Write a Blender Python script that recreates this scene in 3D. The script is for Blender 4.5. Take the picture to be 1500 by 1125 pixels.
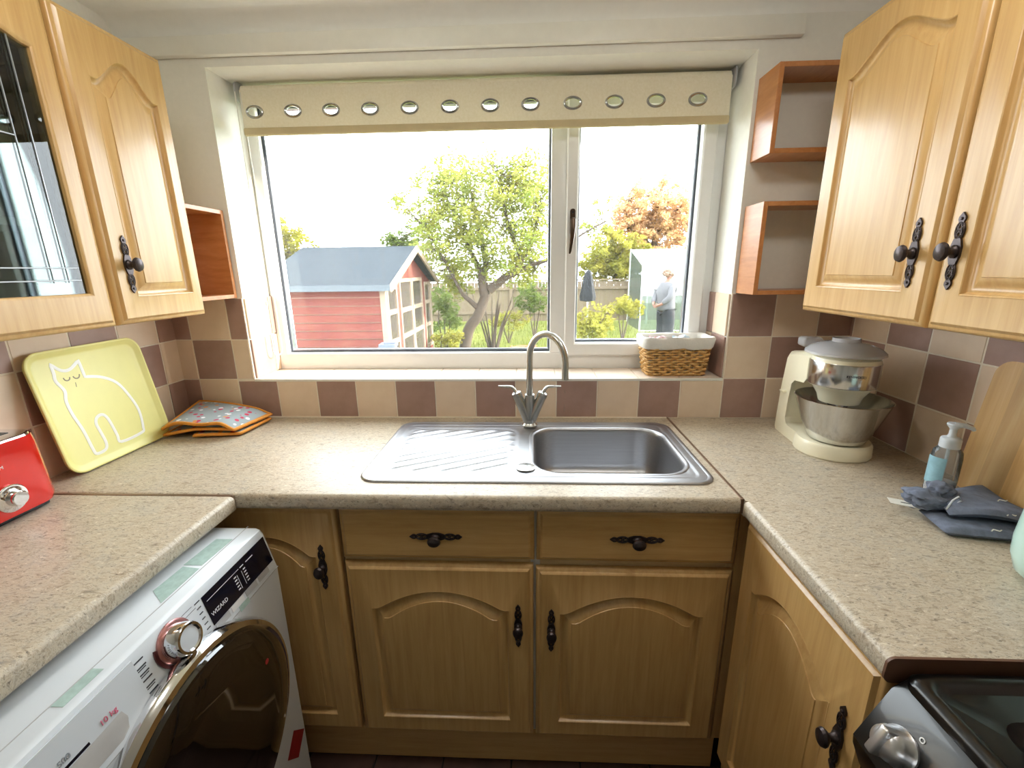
import bpy, bmesh, math, random
from mathutils import Vector, Matrix, Euler, noise as mnoise

PI = math.pi
rnd = random.Random(7)
scene = bpy.context.scene
COL = scene.collection
for o in list(bpy.data.objects):
    bpy.data.objects.remove(o)

# ------------------------------------------------------------------ camera
F_PX, IMG_W, IMG_H = 643.2, 1500.0, 1125.0
CAM = Vector((1.2723, -1.5134, 1.4275))
CAM_ROT = (Matrix.Rotation(0.0443, 3, 'Z') @ Matrix.Rotation(-0.2545, 3, 'X') @ Matrix.Rotation(0.0125, 3, 'Y'))
cam_data = bpy.data.cameras.new('camera')
cam_data.sensor_width = 36.0
cam_data.lens = F_PX * 36.0 / IMG_W
cam_data.clip_start = 0.02
cam_data.clip_end = 200
cam = bpy.data.objects.new('camera', cam_data)
COL.objects.link(cam)
rt, fw, up = CAM_ROT.col[0], CAM_ROT.col[1], CAM_ROT.col[2]
m3 = Matrix((rt, up, -fw)).transposed()
cam.matrix_world = Matrix.Translation(CAM) @ m3.to_4x4()
scene.camera = cam

# ------------------------------------------------------------------ world, sun, exposure
world = bpy.data.worlds.new('sky')
scene.world = world
world.use_nodes = True
wn = world.node_tree
wn.nodes.clear()
wo = wn.nodes.new('ShaderNodeOutputWorld')
wb = wn.nodes.new('ShaderNodeBackground')
wb.inputs['Color'].default_value = (0.87, 0.945, 1.0, 1)
wb.inputs['Strength'].default_value = 6.4
wn.links.new(wb.outputs[0], wo.inputs[0])

sun_data = bpy.data.lights.new('sun', 'SUN')
sun_data.energy = 11.5
sun_data.angle = math.radians(1.2)
sun_data.color = (1.0, 0.93, 0.80)
sun = bpy.data.objects.new('sun', sun_data)
COL.objects.link(sun)
sun_dir = Vector((-0.88, -0.19, -0.40)).normalized()
sun.rotation_euler = sun_dir.to_track_quat('-Z', 'Y').to_euler()

vs = scene.view_settings
vs.view_transform = 'Standard'
vs.look = 'None'
vs.exposure = 0.66
vs.gamma = 1.0
vs.use_curve_mapping = False


def at(u, v, Y):
    """point of the photograph's ray (u, v) at depth Y"""
    d = CAM_ROT @ Vector(((u - IMG_W / 2) / F_PX, 1.0, (IMG_H / 2 - v) / F_PX))
    return CAM + d * ((Y - CAM.y) / d.y)


# ------------------------------------------------------------------ materials
def srgb(r, g, b):
    def f(c):
        c /= 255.0
        return c / 12.92 if c <= 0.04045 else ((c + 0.055) / 1.055) ** 2.4
    return (f(r), f(g), f(b), 1.0)


class NT:
    def __init__(self, name):
        self.m = bpy.data.materials.new(name)
        self.m.use_nodes = True
        self.n = self.m.node_tree.nodes
        self.l = self.m.node_tree.links
        self.b = self.n['Principled BSDF']
        self.out = self.n['Material Output']

    def node(self, t, **kw):
        nd = self.n.new(t)
        for k, v in kw.items():
            setattr(nd, k, v)
        return nd

    def coords(self, scale=(1, 1, 1), rot=(0, 0, 0)):
        tc = self.node('ShaderNodeTexCoord')
        mp = self.node('ShaderNodeMapping')
        mp.inputs['Scale'].default_value = scale
        mp.inputs['Rotation'].default_value = rot
        self.l.new(tc.outputs['Object'], mp.inputs['Vector'])
        return mp.outputs['Vector']

    def noise(self, vec, scale, detail=4, rough=0.6, dist=0.0):
        t = self.node('ShaderNodeTexNoise')
        t.inputs['Scale'].default_value = scale
        t.inputs['Detail'].default_value = detail
        t.inputs['Roughness'].default_value = rough
        t.inputs['Distortion'].default_value = dist
        self.l.new(vec, t.inputs['Vector'])
        return t.outputs['Fac']

    def ramp(self, fac, stops, interp='LINEAR'):
        r = self.node('ShaderNodeValToRGB')
        r.color_ramp.interpolation = interp
        el = r.color_ramp.elements
        while len(el) < len(stops):
            el.new(0.5)
        for e, (p, c) in zip(el, stops):
            e.position = p
            e.color = c
        self.l.new(fac, r.inputs['Fac'])
        return r.outputs['Color']

    def mix(self, fac, a, b, blend='MIX'):
        mx = self.node('ShaderNodeMix', data_type='RGBA', blend_type=blend)
        for s, v in ((mx.inputs['Factor'], fac), (mx.inputs['A'], a), (mx.inputs['B'], b)):
            if isinstance(v, (float, int)):
                s.default_value = v
            elif isinstance(v, tuple):
                s.default_value = v
            else:
                self.l.new(v, s)
        return mx.outputs['Result']

    def bump(self, h, strength=0.2, dist=0.002):
        bp = self.node('ShaderNodeBump')
        bp.inputs['Strength'].default_value = strength
        bp.inputs['Distance'].default_value = dist
        self.l.new(h, bp.inputs['Height'])
        self.l.new(bp.outputs['Normal'], self.b.inputs['Normal'])

    def set(self, **kw):
        for k, v in kw.items():
            s = self.b.inputs[k.replace('_', ' ')]
            if hasattr(v, 'is_output'):
                self.l.new(v, s)
            else:
                s.default_value = v
        return self


def plain(name, col, rough=0.5, metal=0.0, vary=0.06, scale=20.0, coat=0.0, spec=0.5, bump=0.0):
    t = NT(name)
    v = t.coords()
    f = t.noise(v, scale)
    d = tuple(max(0, c * (1 - vary)) for c in col[:3]) + (1,)
    h = tuple(min(1, c * (1 + vary)) for c in col[:3]) + (1,)
    t.set(Base_Color=t.ramp(f, [(0.3, d), (0.7, h)]), Roughness=rough, Metallic=metal, Coat_Weight=coat)
    t.b.inputs['Specular IOR Level'].default_value = spec
    if bump:
        t.bump(f, bump, 0.002)
    return t.m


def wood(name, c1, c2, c3, scale=(40, 40, 2.5), rough=0.40, coat=0.55):
    t = NT(name)
    v = t.coords(scale)
    f = t.noise(v, 1.6, 6, 0.62, 0.6)
    f2 = t.noise(t.coords((scale[0] * 5, scale[1] * 5, scale[2] * 2)), 1.0, 3, 0.7)
    c = t.ramp(f, [(0.25, c1), (0.5, c2), (0.75, c3)])
    c = t.mix(0.16, c, t.ramp(f2, [(0.35, c1), (0.65, c3)]))
    t.set(Base_Color=c, Roughness=rough, Coat_Weight=coat)
    t.b.inputs['Coat Roughness'].default_value = 0.22
    t.bump(f2, 0.05, 0.001)
    return t.m


def laminate(name):
    t = NT(name)
    v = t.coords()
    f1 = t.noise(v, 16, 6, 0.8, 0.8)
    f2 = t.noise(t.coords((38, 95, 60), (0, 0, 0.35)), 1.0, 6, 0.8, 0.8)
    f3 = t.noise(t.coords((120, 260, 170), (0, 0, 0.35)), 1.0, 4, 0.75, 0.4)
    f4 = t.noise(t.coords((75, 120, 100), (0, 0, 0.35)), 1.0, 3, 0.65)
    a = t.ramp(f2, [(0.34, srgb(108, 95, 82)), (0.42, srgb(166, 149, 126)), (0.50, srgb(210, 200, 180)), (0.57, srgb(182, 163, 136)), (0.66, srgb(138, 130, 122))])
    b = t.ramp(f1, [(0.34, srgb(160, 141, 118)), (0.5, srgb(196, 183, 161)), (0.66, srgb(163, 160, 154))])
    c = t.mix(0.4, a, b)
    d = t.ramp(f3, [(0.30, (1, 1, 1, 1)), (0.44, (0, 0, 0, 1))])
    c = t.mix(d, c, srgb(94, 83, 73))
    e = t.ramp(f4, [(0.60, (0, 0, 0, 1)), (0.70, (1, 1, 1, 1))])
    c = t.mix(e, c, srgb(218, 208, 190))
    t.set(Base_Color=c, Roughness=0.42, Coat_Weight=0.06)
    t.bump(f3, 0.04, 0.001)
    return t.m


def tile_mat(name, c1, c2):
    t = NT(name)
    v = t.coords()
    f = t.noise(v, 14, 5, 0.6)
    f2 = t.noise(v, 160, 3, 0.6)
    c = t.ramp(f, [(0.3, c1), (0.7, c2)])
    t.set(Base_Color=c, Roughness=0.45)
    t.bump(f2, 0.06, 0.001)
    return t.m


def brushed(name, col, rough=0.28, scale=(4, 300, 300)):
    t = NT(name)
    f = t.noise(t.coords(scale), 1.0, 4, 0.7)
    c = t.ramp(f, [(0.3, tuple(x * 0.85 for x in col[:3]) + (1,)), (0.7, col)])
    t.set(Base_Color=c, Metallic=1.0, Roughness=rough)
    t.bump(f, 0.03, 0.0005)
    return t.m


def thin_glass(name, tint=(1, 1, 1, 1), refl=1.0, haze=0.0, haze_col=(0.9, 0.95, 1.0, 1), rough=0.0, ior=1.45, opaque=None, opaque_fac=0.0):
    t = NT(name)
    t.n.remove(t.b)
    tr = t.node('ShaderNodeBsdfTransparent')
    tr.inputs['Color'].default_value = tint
    last = tr.outputs[0]
    if haze:
        # haze mixed into the glass to imitate veiling glare over the view
        tl = t.node('ShaderNodeBsdfTranslucent')
        tl.inputs['Color'].default_value = haze_col
        df = t.node('ShaderNodeBsdfDiffuse')
        df.inputs['Color'].default_value = haze_col
        m0 = t.node('ShaderNodeMixShader')
        m0.inputs[0].default_value = 0.3
        t.l.new(tl.outputs[0], m0.inputs[1])
        t.l.new(df.outputs[0], m0.inputs[2])
        f = t.noise(t.coords((3, 3, 3)), 2.0, 4, 0.6)
        mr = t.node('ShaderNodeMapRange')
        mr.inputs['To Min'].default_value = haze * 0.7
        mr.inputs['To Max'].default_value = haze * 1.3
        t.l.new(f, mr.inputs['Value'])
        m1 = t.node('ShaderNodeMixShader')
        t.l.new(mr.outputs[0], m1.inputs[0])
        t.l.new(last, m1.inputs[1])
        t.l.new(m0.outputs[0], m1.inputs[2])
        last = m1.outputs[0]
    if opaque_fac:
        df = t.node('ShaderNodeBsdfDiffuse')
        df.inputs['Color'].default_value = opaque
        m1 = t.node('ShaderNodeMixShader')
        m1.inputs[0].default_value = opaque_fac
        t.l.new(last, m1.inputs[1])
        t.l.new(df.outputs[0], m1.inputs[2])
        last = m1.outputs[0]
    gl = t.node('ShaderNodeBsdfGlossy')
    gl.inputs['Roughness'].default_value = rough
    fr = t.node('ShaderNodeFresnel')
    fr.inputs['IOR'].default_value = ior
    ml = t.node('ShaderNodeMath', operation='MULTIPLY')
    ml.inputs[1].default_value = refl
    t.l.new(fr.outputs[0], ml.inputs[0])
    mx = t.node('ShaderNodeMixShader')
    t.l.new(ml.outputs[0], mx.inputs[0])
    t.l.new(last, mx.inputs[1])
    t.l.new(gl.outputs[0], mx.inputs[2])
    t.l.new(mx.outputs[0], t.out.inputs['Surface'])
    return t.m


def leaf_mat(name, cols):
    t = NT(name)
    f = t.noise(t.coords((1, 1, 1)), 2.2, 5, 0.7)
    g = t.noise(t.coords((1, 1, 1)), 30, 2, 0.5)
    n = len(cols)
    c = t.ramp(f, [(0.25 + 0.5 * i / (n - 1), cc) for i, cc in enumerate(cols)])
    c = t.mix(0.3, c, t.ramp(g, [(0.35, cols[0]), (0.65, cols[-1])]))
    t.n.remove(t.b)
    d = t.node('ShaderNodeBsdfDiffuse')
    tl = t.node('ShaderNodeBsdfTranslucent')
    t.l.new(c, d.inputs[0])
    t.l.new(c, tl.inputs[0])
    mx = t.node('ShaderNodeMixShader')
    mx.inputs[0].default_value = 0.5
    t.l.new(d.outputs[0], mx.inputs[1])
    t.l.new(tl.outputs[0], mx.inputs[2])
    t.l.new(mx.outputs[0], t.out.inputs['Surface'])
    return t.m


M = {}
M['wall'] = plain('wall_paint', srgb(236, 234, 226), 0.75, vary=0.02, scale=60, bump=0.05)
M['ceiling'] = plain('ceiling_paint', srgb(244, 243, 238), 0.8, vary=0.015, scale=40, bump=0.04)
M['gloss_white'] = plain('gloss_white_paint', srgb(236, 234, 226), 0.35, vary=0.02, scale=30)
M['upvc'] = plain('upvc_white', srgb(234, 234, 232), 0.32, vary=0.02, scale=15)
M['rubber'] = plain('rubber_gasket', srgb(60, 64, 74), 0.6)
M['alu'] = plain('spacer_aluminium', srgb(190, 195, 205), 0.3, metal=1.0)
M['wood'] = wood('maple_foil', srgb(192, 147, 88), srgb(206, 165, 104), srgb(217, 180, 120))
M['wood_h'] = wood('maple_foil_across', srgb(192, 147, 88), srgb(206, 165, 104), srgb(217, 180, 120), scale=(2.5, 40, 40))
M['carcass'] = plain('carcass_board', srgb(214, 186, 140), 0.5, vary=0.04)
M['carcass_white'] = plain('carcass_white_board', srgb(222, 222, 216), 0.5, vary=0.02)
M['cherry'] = wood('cherry_veneer', srgb(166, 102, 52), srgb(188, 122, 68), srgb(200, 138, 86), scale=(30, 4, 30))
M['iron'] = plain('antique_iron', srgb(76, 68, 68), 0.36, metal=0.8, vary=0.25, scale=120)
M['laminate'] = laminate('worktop_laminate')
M['edge_brown'] = plain('brown_edge_strip', srgb(104, 74, 56), 0.45, vary=0.1)
M['strip'] = plain('joint_strip', srgb(132, 108, 88), 0.35, metal=0.5)
M['tile_beige'] = tile_mat('tile_beige', srgb(224, 200, 174), srgb(232, 210, 186))
M['tile_brown'] = tile_mat('tile_mauve_brown', srgb(158, 126, 114), srgb(172, 140, 128))
M['tile_sill'] = tile_mat('tile_sill_cream', srgb(232, 214, 196), srgb(238, 222, 206))
M['grout'] = plain('grout', srgb(234, 222, 204), 0.8, vary=0.04, scale=80)
M['steel'] = brushed('stainless_steel', (0.42, 0.42, 0.435, 1), 0.38)
M['steel_bowl'] = brushed('stainless_bowl', (0.72, 0.72, 0.72, 1), 0.16, (90, 90, 3))
M['nickel'] = plain('brushed_nickel', (0.50, 0.50, 0.48, 1), 0.27, metal=1.0, vary=0.04)
M['chrome'] = plain('chrome', (0.78, 0.78, 0.80, 1), 0.08, metal=1.0, vary=0.02)
M['white_plastic'] = plain('white_plastic', srgb(214, 220, 226), 0.3, vary=0.01)
M['grey_plastic'] = plain('grey_plastic', srgb(176, 178, 180), 0.4, vary=0.02)
M['dark_plastic'] = plain('black_plastic', srgb(20, 20, 24), 0.3, vary=0.1)
M['black_gloss'] = plain('black_enamel', srgb(12, 12, 13), 0.28, vary=0.1, coat=0.25)
M['black_matt'] = plain('cast_iron_black', srgb(18, 18, 18), 0.6, vary=0.2)
M['display'] = plain('display_black', srgb(16, 18, 34), 0.12, vary=0.05)
M['ink'] = plain('ink_dark', srgb(60, 62, 70), 0.5)
M['ink_pink'] = plain('ink_pink', srgb(222, 110, 140), 0.5)
M['ink_white'] = plain('ink_white', srgb(232, 232, 232), 0.5)
M['cream'] = plain('cream_plastic', srgb(244, 236, 208), 0.28, vary=0.02, coat=0.3)
M['red'] = plain('red_metallic_paint', srgb(214, 26, 12), 0.22, metal=0.25, vary=0.04, coat=0.7)
M['tray'] = plain('yellow_melamine', srgb(238, 232, 150), 0.4, vary=0.02)
M['paint_white'] = plain('print_white', srgb(246, 246, 238), 0.4, vary=0.01)
M['print_grey'] = plain('print_grey', srgb(150, 140, 110), 0.5, vary=0.02)
M['linen'] = plain('white_linen', srgb(226, 224, 218), 0.85, vary=0.04, scale=200, bump=0.2)
M['blind_bar'] = plain('blind_fabric', srgb(226, 212, 178), 0.85, vary=0.03, scale=120, bump=0.05)
M['wicker'] = plain('wicker', srgb(212, 168, 104), 0.55, vary=0.22, scale=60)
M['mint'] = plain('mint_enamel', srgb(196, 226, 216), 0.18, vary=0.01, coat=0.5)
M['denim'] = plain('grey_blue_cloth', srgb(112, 120, 138), 0.9, vary=0.22, scale=60, bump=0.3)
M['binding'] = plain('orange_binding', srgb(226, 152, 62), 0.8, vary=0.08, scale=150)
M['floor_tile'] = plain('dark_slate_tile', srgb(74, 52, 46), 0.5, vary=0.25, scale=9)
M['floor_grout'] = plain('dark_grout', srgb(40, 34, 32), 0.8)
M['smoke_glass'] = plain('smoked_door_glass', srgb(26, 20, 16), 0.06, vary=0.1, coat=1.0)
M['sticker_green'] = plain('green_label', srgb(168, 192, 186), 0.4, vary=0.12, scale=80)
M['sticker_red'] = plain('red_label', srgb(150, 24, 30), 0.45, vary=0.12, scale=60)
M['glass'] = thin_glass('window_glass', (0.97, 0.98, 0.97, 1), 0.9, haze=0.017)
M['cab_glass'] = thin_glass('cabinet_glass', (0.60, 0.68, 0.66, 1), 1.6, rough=0.01)
M['clear'] = thin_glass('clear_plastic', (0.94, 0.95, 0.97, 1), 0.8, opaque=srgb(250, 250, 255), opaque_fac=0.36, rough=0.05)
M['bottle'] = thin_glass('clear_bottle', (0.96, 0.98, 0.99, 1), 1.0, opaque=srgb(230, 238, 244), opaque_fac=0.14, rough=0.03)
M['bottle_label'] = plain('bottle_label', srgb(160, 206, 222), 0.4, vary=0.12, scale=60)
M['water'] = thin_glass('water', (0.98, 0.99, 1, 1), 2.0, ior=1.33)
M['board'] = wood('bamboo_board', srgb(186, 140, 84), srgb(206, 164, 104), srgb(218, 182, 126), scale=(18, 18, 1.2), rough=0.5, coat=0.0)
M['lamp_glow'] = NT('lamp_glass').set(Base_Color=(1, 1, 1, 1)).m


def blind_mat():
    t = NT('blind_fabric')
    f = t.noise(t.coords((1, 1, 1)), 140, 3)
    c = t.ramp(f, [(0.3, srgb(240, 232, 208)), (0.7, srgb(248, 241, 222))])
    t.set(Base_Color=c, Roughness=0.9)
    tl = t.node('ShaderNodeBsdfTranslucent')
    t.l.new(c, tl.inputs[0])
    mx = t.node('ShaderNodeMixShader')
    mx.inputs[0].default_value = 0.17
    t.l.new(t.b.outputs[0], mx.inputs[1])
    t.l.new(tl.outputs[0], mx.inputs[2])
    t.l.new(mx.outputs[0], t.out.inputs['Surface'])
    return t.m


M['blind'] = blind_mat()


def glove_mat():
    t = NT('spotted_cotton')
    v = t.coords()
    vo = t.node('ShaderNodeTexVoronoi')
    vo.inputs['Scale'].default_value = 42
    t.l.new(v, vo.inputs['Vector'])
    dots = t.ramp(vo.outputs['Distance'], [(0.28, (1, 1, 1, 1)), (0.36, (0, 0, 0, 1))])
    sp = t.node('ShaderNodeSeparateColor')
    t.l.new(vo.outputs['Color'], sp.inputs[0])
    cols = t.ramp(sp.outputs[0], [(0.0, srgb(198, 66, 92)), (0.33, srgb(240, 240, 240)), (0.6, srgb(222, 150, 92)), (0.8, srgb(236, 236, 240))], 'CONSTANT')
    c = t.mix(dots, srgb(158, 168, 172), cols)
    t.set(Base_Color=c, Roughness=0.85)
    return t.m


M['glove'] = glove_mat()


# ------------------------------------------------------------------ geometry helpers
class G:
    def __init__(self):
        self.v = []
        self.f = []

    def add(self, vs, fs, T=None):
        b = len(self.v)
        for p in vs:
            p = Vector(p)
            self.v.append(T @ p if T is not None else p)
        for f in fs:
            self.f.append(tuple(i + b for i in f))
        return self

    def box(self, lo, hi, bev=0.0, seg=1, T=None):
        lo, hi = [min(a, b) for a, b in zip(lo, hi)], [max(a, b) for a, b in zip(lo, hi)]
        if bev <= 0:
            x0, y0, z0 = lo
            x1, y1, z1 = hi
            return self.add([(x0, y0, z0), (x1, y0, z0), (x1, y1, z0), (x0, y1, z0), (x0, y0, z1), (x1, y0, z1), (x1, y1, z1), (x0, y1, z1)],
                            [(0, 3, 2, 1), (4, 5, 6, 7), (0, 1, 5, 4), (1, 2, 6, 5), (2, 3, 7, 6), (3, 0, 4, 7)], T)
        bm = bmesh.new()
        bmesh.ops.create_cube(bm, size=1.0)
        for v in bm.verts:
            v.co = Vector([(lo[i] + hi[i]) / 2 + v.co[i] * (hi[i] - lo[i]) for i in range(3)])
        bmesh.ops.bevel(bm, geom=bm.edges[:], offset=bev, segments=seg, affect='EDGES', profile=0.5)
        bm.verts.index_update()
        self.add([v.co.copy() for v in bm.verts], [[v.index for v in f.verts] for f in bm.faces], T)
        bm.free()
        return self

    def tube(self, pts, r, n=8, closed=False, caps=True, T=None, flat=1.0, upv=None):
        pts = [Vector(p) for p in pts]
        k = len(pts)
        rs = r if isinstance(r, (list, tuple)) else [r] * k
        tang = []
        for i in range(k):
            a = pts[(i - 1) % k] if (closed or i > 0) else pts[i]
            b = pts[(i + 1) % k] if (closed or i < k - 1) else pts[i]
            d = (b - a)
            tang.append(d.normalized() if d.length > 1e-9 else Vector((0, 0, 1)))
        ref = Vector(upv) if upv else (Vector((0, 0, 1)) if abs(tang[0].z) < 0.9 else Vector((1, 0, 0)))
        nx = (ref - tang[0] * ref.dot(tang[0])).normalized()
        loops = []
        for i in range(k):
            nx = (nx - tang[i] * nx.dot(tang[i]))
            nx = nx.normalized() if nx.length > 1e-6 else tang[i].orthogonal().normalized()
            ny = tang[i].cross(nx)
            loops.append([pts[i] + nx * (rs[i] * math.cos(2 * PI * j / n)) * flat + ny * (rs[i] * math.sin(2 * PI * j / n)) for j in range(n)])
        return self.loft(loops, caps and not closed, caps and not closed, closed, T)

    def loft(self, loops, cap0=True, cap1=True, ring=False, T=None, open_loop=False):
        n = len(loops[0])
        vs = [p for lp in loops for p in lp]
        fs = []
        k = len(loops)
        for i in range(k if ring else k - 1):
            i2 = (i + 1) % k
            for j in range(n - 1 if open_loop else n):
                j2 = (j + 1) % n
                fs.append((i * n + j, i * n + j2, i2 * n + j2, i2 * n + j))
        if cap0:
            fs.append(tuple(reversed(range(n))))
        if cap1:
            fs.append(tuple((k - 1) * n + j for j in range(n)))
        return self.add(vs, fs, T)

    def lathe(self, prof, n=24, T=None, cap0=False, cap1=False, sx=1.0, sy=1.0):
        loops = [[(r * sx * math.cos(2 * PI * j / n), r * sy * math.sin(2 * PI * j / n), z) for j in range(n)] for r, z in prof]
        return self.loft(loops, cap0, cap1, False, T)

    def prism(self, pts, a, b, plane='xz', T=None):
        """closed 2-D outline pushed from depth a to b along the axis left over"""
        def mk(p, d):
            return {'xz': (p[0], d, p[1]), 'xy': (p[0], p[1], d), 'yz': (d, p[0], p[1])}[plane]
        return self.loft([[mk(p, a) for p in pts], [mk(p, b) for p in pts]], True, True, False, T)

    def grid(self, fn, nu, nv, T=None, flip=False):
        vs = [fn(i / nu, j / nv) for i in range(nu + 1) for j in range(nv + 1)]
        fs = []
        for i in range(nu):
            for j in range(nv):
                q = (i * (nv + 1) + j, (i + 1) * (nv + 1) + j, (i + 1) * (nv + 1) + j + 1, i * (nv + 1) + j + 1)
                fs.append(tuple(reversed(q)) if flip else q)
        return self.add(vs, fs, T)


def mesh_of(name, g, smooth=True, ang=35, fix=True):
    me = bpy.data.meshes.new(name)
    me.from_pydata([tuple(v) for v in g.v], [], g.f)
    if fix and len(g.f) < 60000:
        bm = bmesh.new()
        bm.from_mesh(me)
        bmesh.ops.recalc_face_normals(bm, faces=bm.faces[:])
        bm.to_mesh(me)
        bm.free()
    if smooth:
        me.shade_smooth()
        me.set_sharp_from_angle(angle=math.radians(ang))
    me.update()
    return me


def link(name, data, mat=None, parent=None, loc=None, rot=None):
    o = bpy.data.objects.new(name, data)
    COL.objects.link(o)
    if mat is not None and data is not None:
        if len(data.materials) == 0:
            data.materials.append(M[mat] if isinstance(mat, str) else mat)
    if parent is not None:
        o.parent = parent
    if loc is not None:
        o.location = loc
    if rot is not None:
        o.rotation_euler = rot
    return o


def part(name, g, mat, parent=None, smooth=True, ang=35, loc=None, rot=None, label=None, fix=True):
    o = link(name, mesh_of(name, g, smooth, ang, fix), mat, parent, loc, rot)
    if label:
        o['label'] = label
    return o


def tag(o, label, cat, group=None, kind=None):
    o['label'] = label
    o['category'] = cat
    if group:
        o['group'] = group
    if kind:
        o['kind'] = kind
    return o


def thing(name, label, cat, loc=(0, 0, 0), rotz=0.0, group=None):
    o = bpy.data.objects.new(name, None)
    o.empty_display_size = 0.05
    COL.objects.link(o)
    o.location = loc
    o.rotation_euler = (0, 0, rotz)
    return tag(o, label, cat, group)


def struct(o):
    o['kind'] = 'structure'
    return o


def sempty(name, loc=(0, 0, 0)):
    o = bpy.data.objects.new(name, None)
    o.empty_display_size = 0.05
    COL.objects.link(o)
    o.location = loc
    return struct(o)


def text_part(name, body, size, mat, parent, loc, rot, align='CENTER', extrude=0.0003, sx=1.0):
    cu = bpy.data.curves.new(name, 'FONT')
    cu.body = body
    cu.size = size
    cu.align_x = align
    cu.align_y = 'CENTER'
    cu.extrude = extrude
    cu.resolution_u = 3
    tmp = bpy.data.objects.new('tmp_text', cu)
    COL.objects.link(tmp)
    dg = bpy.context.evaluated_depsgraph_get()
    me = bpy.data.meshes.new_from_object(tmp.evaluated_get(dg))
    bpy.data.objects.remove(tmp)
    bpy.data.curves.remove(cu)
    me.materials.clear()
    o = link(name, me, mat, parent, loc, rot)
    o.scale = (sx, 1, 1)
    return o


def rrect(x0, x1, y0, y1, r, n=6):
    """rounded rectangle, counter-clockwise"""
    out = []
    for cx, cy, a0 in ((x1 - r, y0 + r, -PI / 2), (x1 - r, y1 - r, 0), (x0 + r, y1 - r, PI / 2), (x0 + r, y0 + r, PI)):
        for i in range(n + 1):
            a = a0 + PI / 2 * i / n
            out.append((cx + r * math.cos(a), cy + r * math.sin(a)))
    return out


def arc(cx, cy, r, a0, a1, n):
    return [(cx + r * math.cos(a0 + (a1 - a0) * i / n), cy + r * math.sin(a0 + (a1 - a0) * i / n)) for i in range(n + 1)]

# ================================================================== the room
W, CEIL, REAR = 2.342, 2.172, -3.2
T0, TS = 1.3625, 0.1443
RX0, RX1, RZ0, RZ1, RD = 0.2707, 1.9375, 1.0543, 2.042, 0.165
ROWS = [0.91 + TS * i for i in range(4)]
WT = 0.91

g = G()
for lo, hi in (((-0.12, 0, -0.1), (RX0, 0.29, 2.4)), ((RX1, 0, -0.1), (W + 0.12, 0.29, 2.4)),
               ((RX0, 0, -0.1), (RX1, 0.29, RZ0 - 0.008)), ((RX0, 0, RZ1), (RX1, 0.29, 2.4))):
    g.box(lo, hi)
wall_back = struct(part('wall_back', g, 'wall', smooth=False))
wall_left = struct(part('wall_left', G().box((-0.12, REAR, -0.1), (0, 0, 2.4)), 'wall', smooth=False))
wall_right = struct(part('wall_right', G().box((W, REAR, -0.1), (W + 0.12, 0, 2.4)), 'wall', smooth=False))
struct(part('wall_rear', G().box((-0.12, REAR - 0.12, -0.1), (W + 0.12, REAR, 2.4)), 'wall', smooth=False))
struct(part('ceiling', G().box((0, REAR, CEIL), (W, 0, CEIL + 0.1)), 'ceiling', smooth=False))
floor = struct(part('floor', G().box((0, REAR, -0.1), (W, 0, -0.004)), 'floor_grout', smooth=False))
fy = -0.5
for i in range(6):
    for j in range(5):
        x0 = 0.6 + i * 0.205
        y0 = -0.52 - j * 0.105
        off = 0.1 if j % 2 else 0.0
        x = x0 - off
        gg = G().box((0, -0.1, -0.02), (0.2, 0, 0), 0.002)
        if i == 0 and j == 0:
            ft = mesh_of('floor_tile', gg)
        link('floor_tile', ft, 'floor_tile', floor, (x, y0, 0))

# soft cove between ceiling and window wall, board above the window
pr = [(0, CEIL), (-0.045, CEIL)] + [(-0.045 + 0.045 * math.sin(a), CEIL - 0.045 + 0.045 * math.cos(a)) for a in [PI / 2 * i / 6 for i in range(1, 7)]]
struct(part('trim_1', G().prism(pr, 0.0, W, 'yz'), 'ceiling'))
struct(part('trim_2', G().box((0.03, -0.022, 2.066), (2.052, 0, 2.117), 0.003, 2), 'gloss_white'))

# ---- wall tiles, one by one
_tc = {}


def tile(parent, mat, w, h, loc, rz):
    key = (mat, round(w, 4), round(h, 4))
    if key not in _tc:
        j = 0.0018
        gg = G().box((j, -0.0065, j), (w - j, 0, h - j), 0.0013, 1)
        _tc[key] = mesh_of('tile', gg)
    return link('tile', _tc[key], mat, parent, loc, (0, 0, rz))


def grout(parent, lo, hi):
    part('grout', G().box(lo, hi), 'grout', parent, smooth=False)


xs = [0.0] + [T0 + (i - 8) * TS for i in range(-1, 15)] + [W]
for r in range(3):
    z = ROWS[r]
    for k in range(len(xs) - 1):
        i = k - 2
        a, b = xs[k], xs[k + 1]
        if r > 0:
            if a < RX0 < b:
                b = RX0
            if a >= RX0 and b <= RX1 + 0.01:
                continue
            if a < RX1 < b:
                a = RX1
        h = TS
        if r == 0 and b > RX0 and a < RX1:
            h = TS - 0.006
        tile(wall_back, 'tile_brown' if (i + r) % 2 == 0 else 'tile_beige', b - a, h, (a, -0.0005, z), 0)
grout(wall_back, (0, -0.0056, ROWS[0]), (RX0, 0, ROWS[3]))
grout(wall_back, (RX1, -0.0056, ROWS[0]), (W, 0, ROWS[3]))
grout(wall_back, (RX0, -0.0056, ROWS[0]), (RX1, 0, RZ0 - 0.006))
for r in (1, 2):
    c = ('tile_brown', 'tile_beige') if r == 1 else ('tile_beige', 'tile_brown')
    for k, (a, b) in enumerate(((0.0, TS - 0.01), (TS - 0.01, RD + 0.004))):
        tile(wall_back, c[k], b - a, TS, (RX0, a, ROWS[r]), PI / 2)
    for k, (a, b) in enumerate(((0.0, TS - 0.03), (TS - 0.03, RD + 0.004))):
        tile(wall_back, c[k], b - a, TS, (RX1, b, ROWS[r]), -PI / 2)
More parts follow.
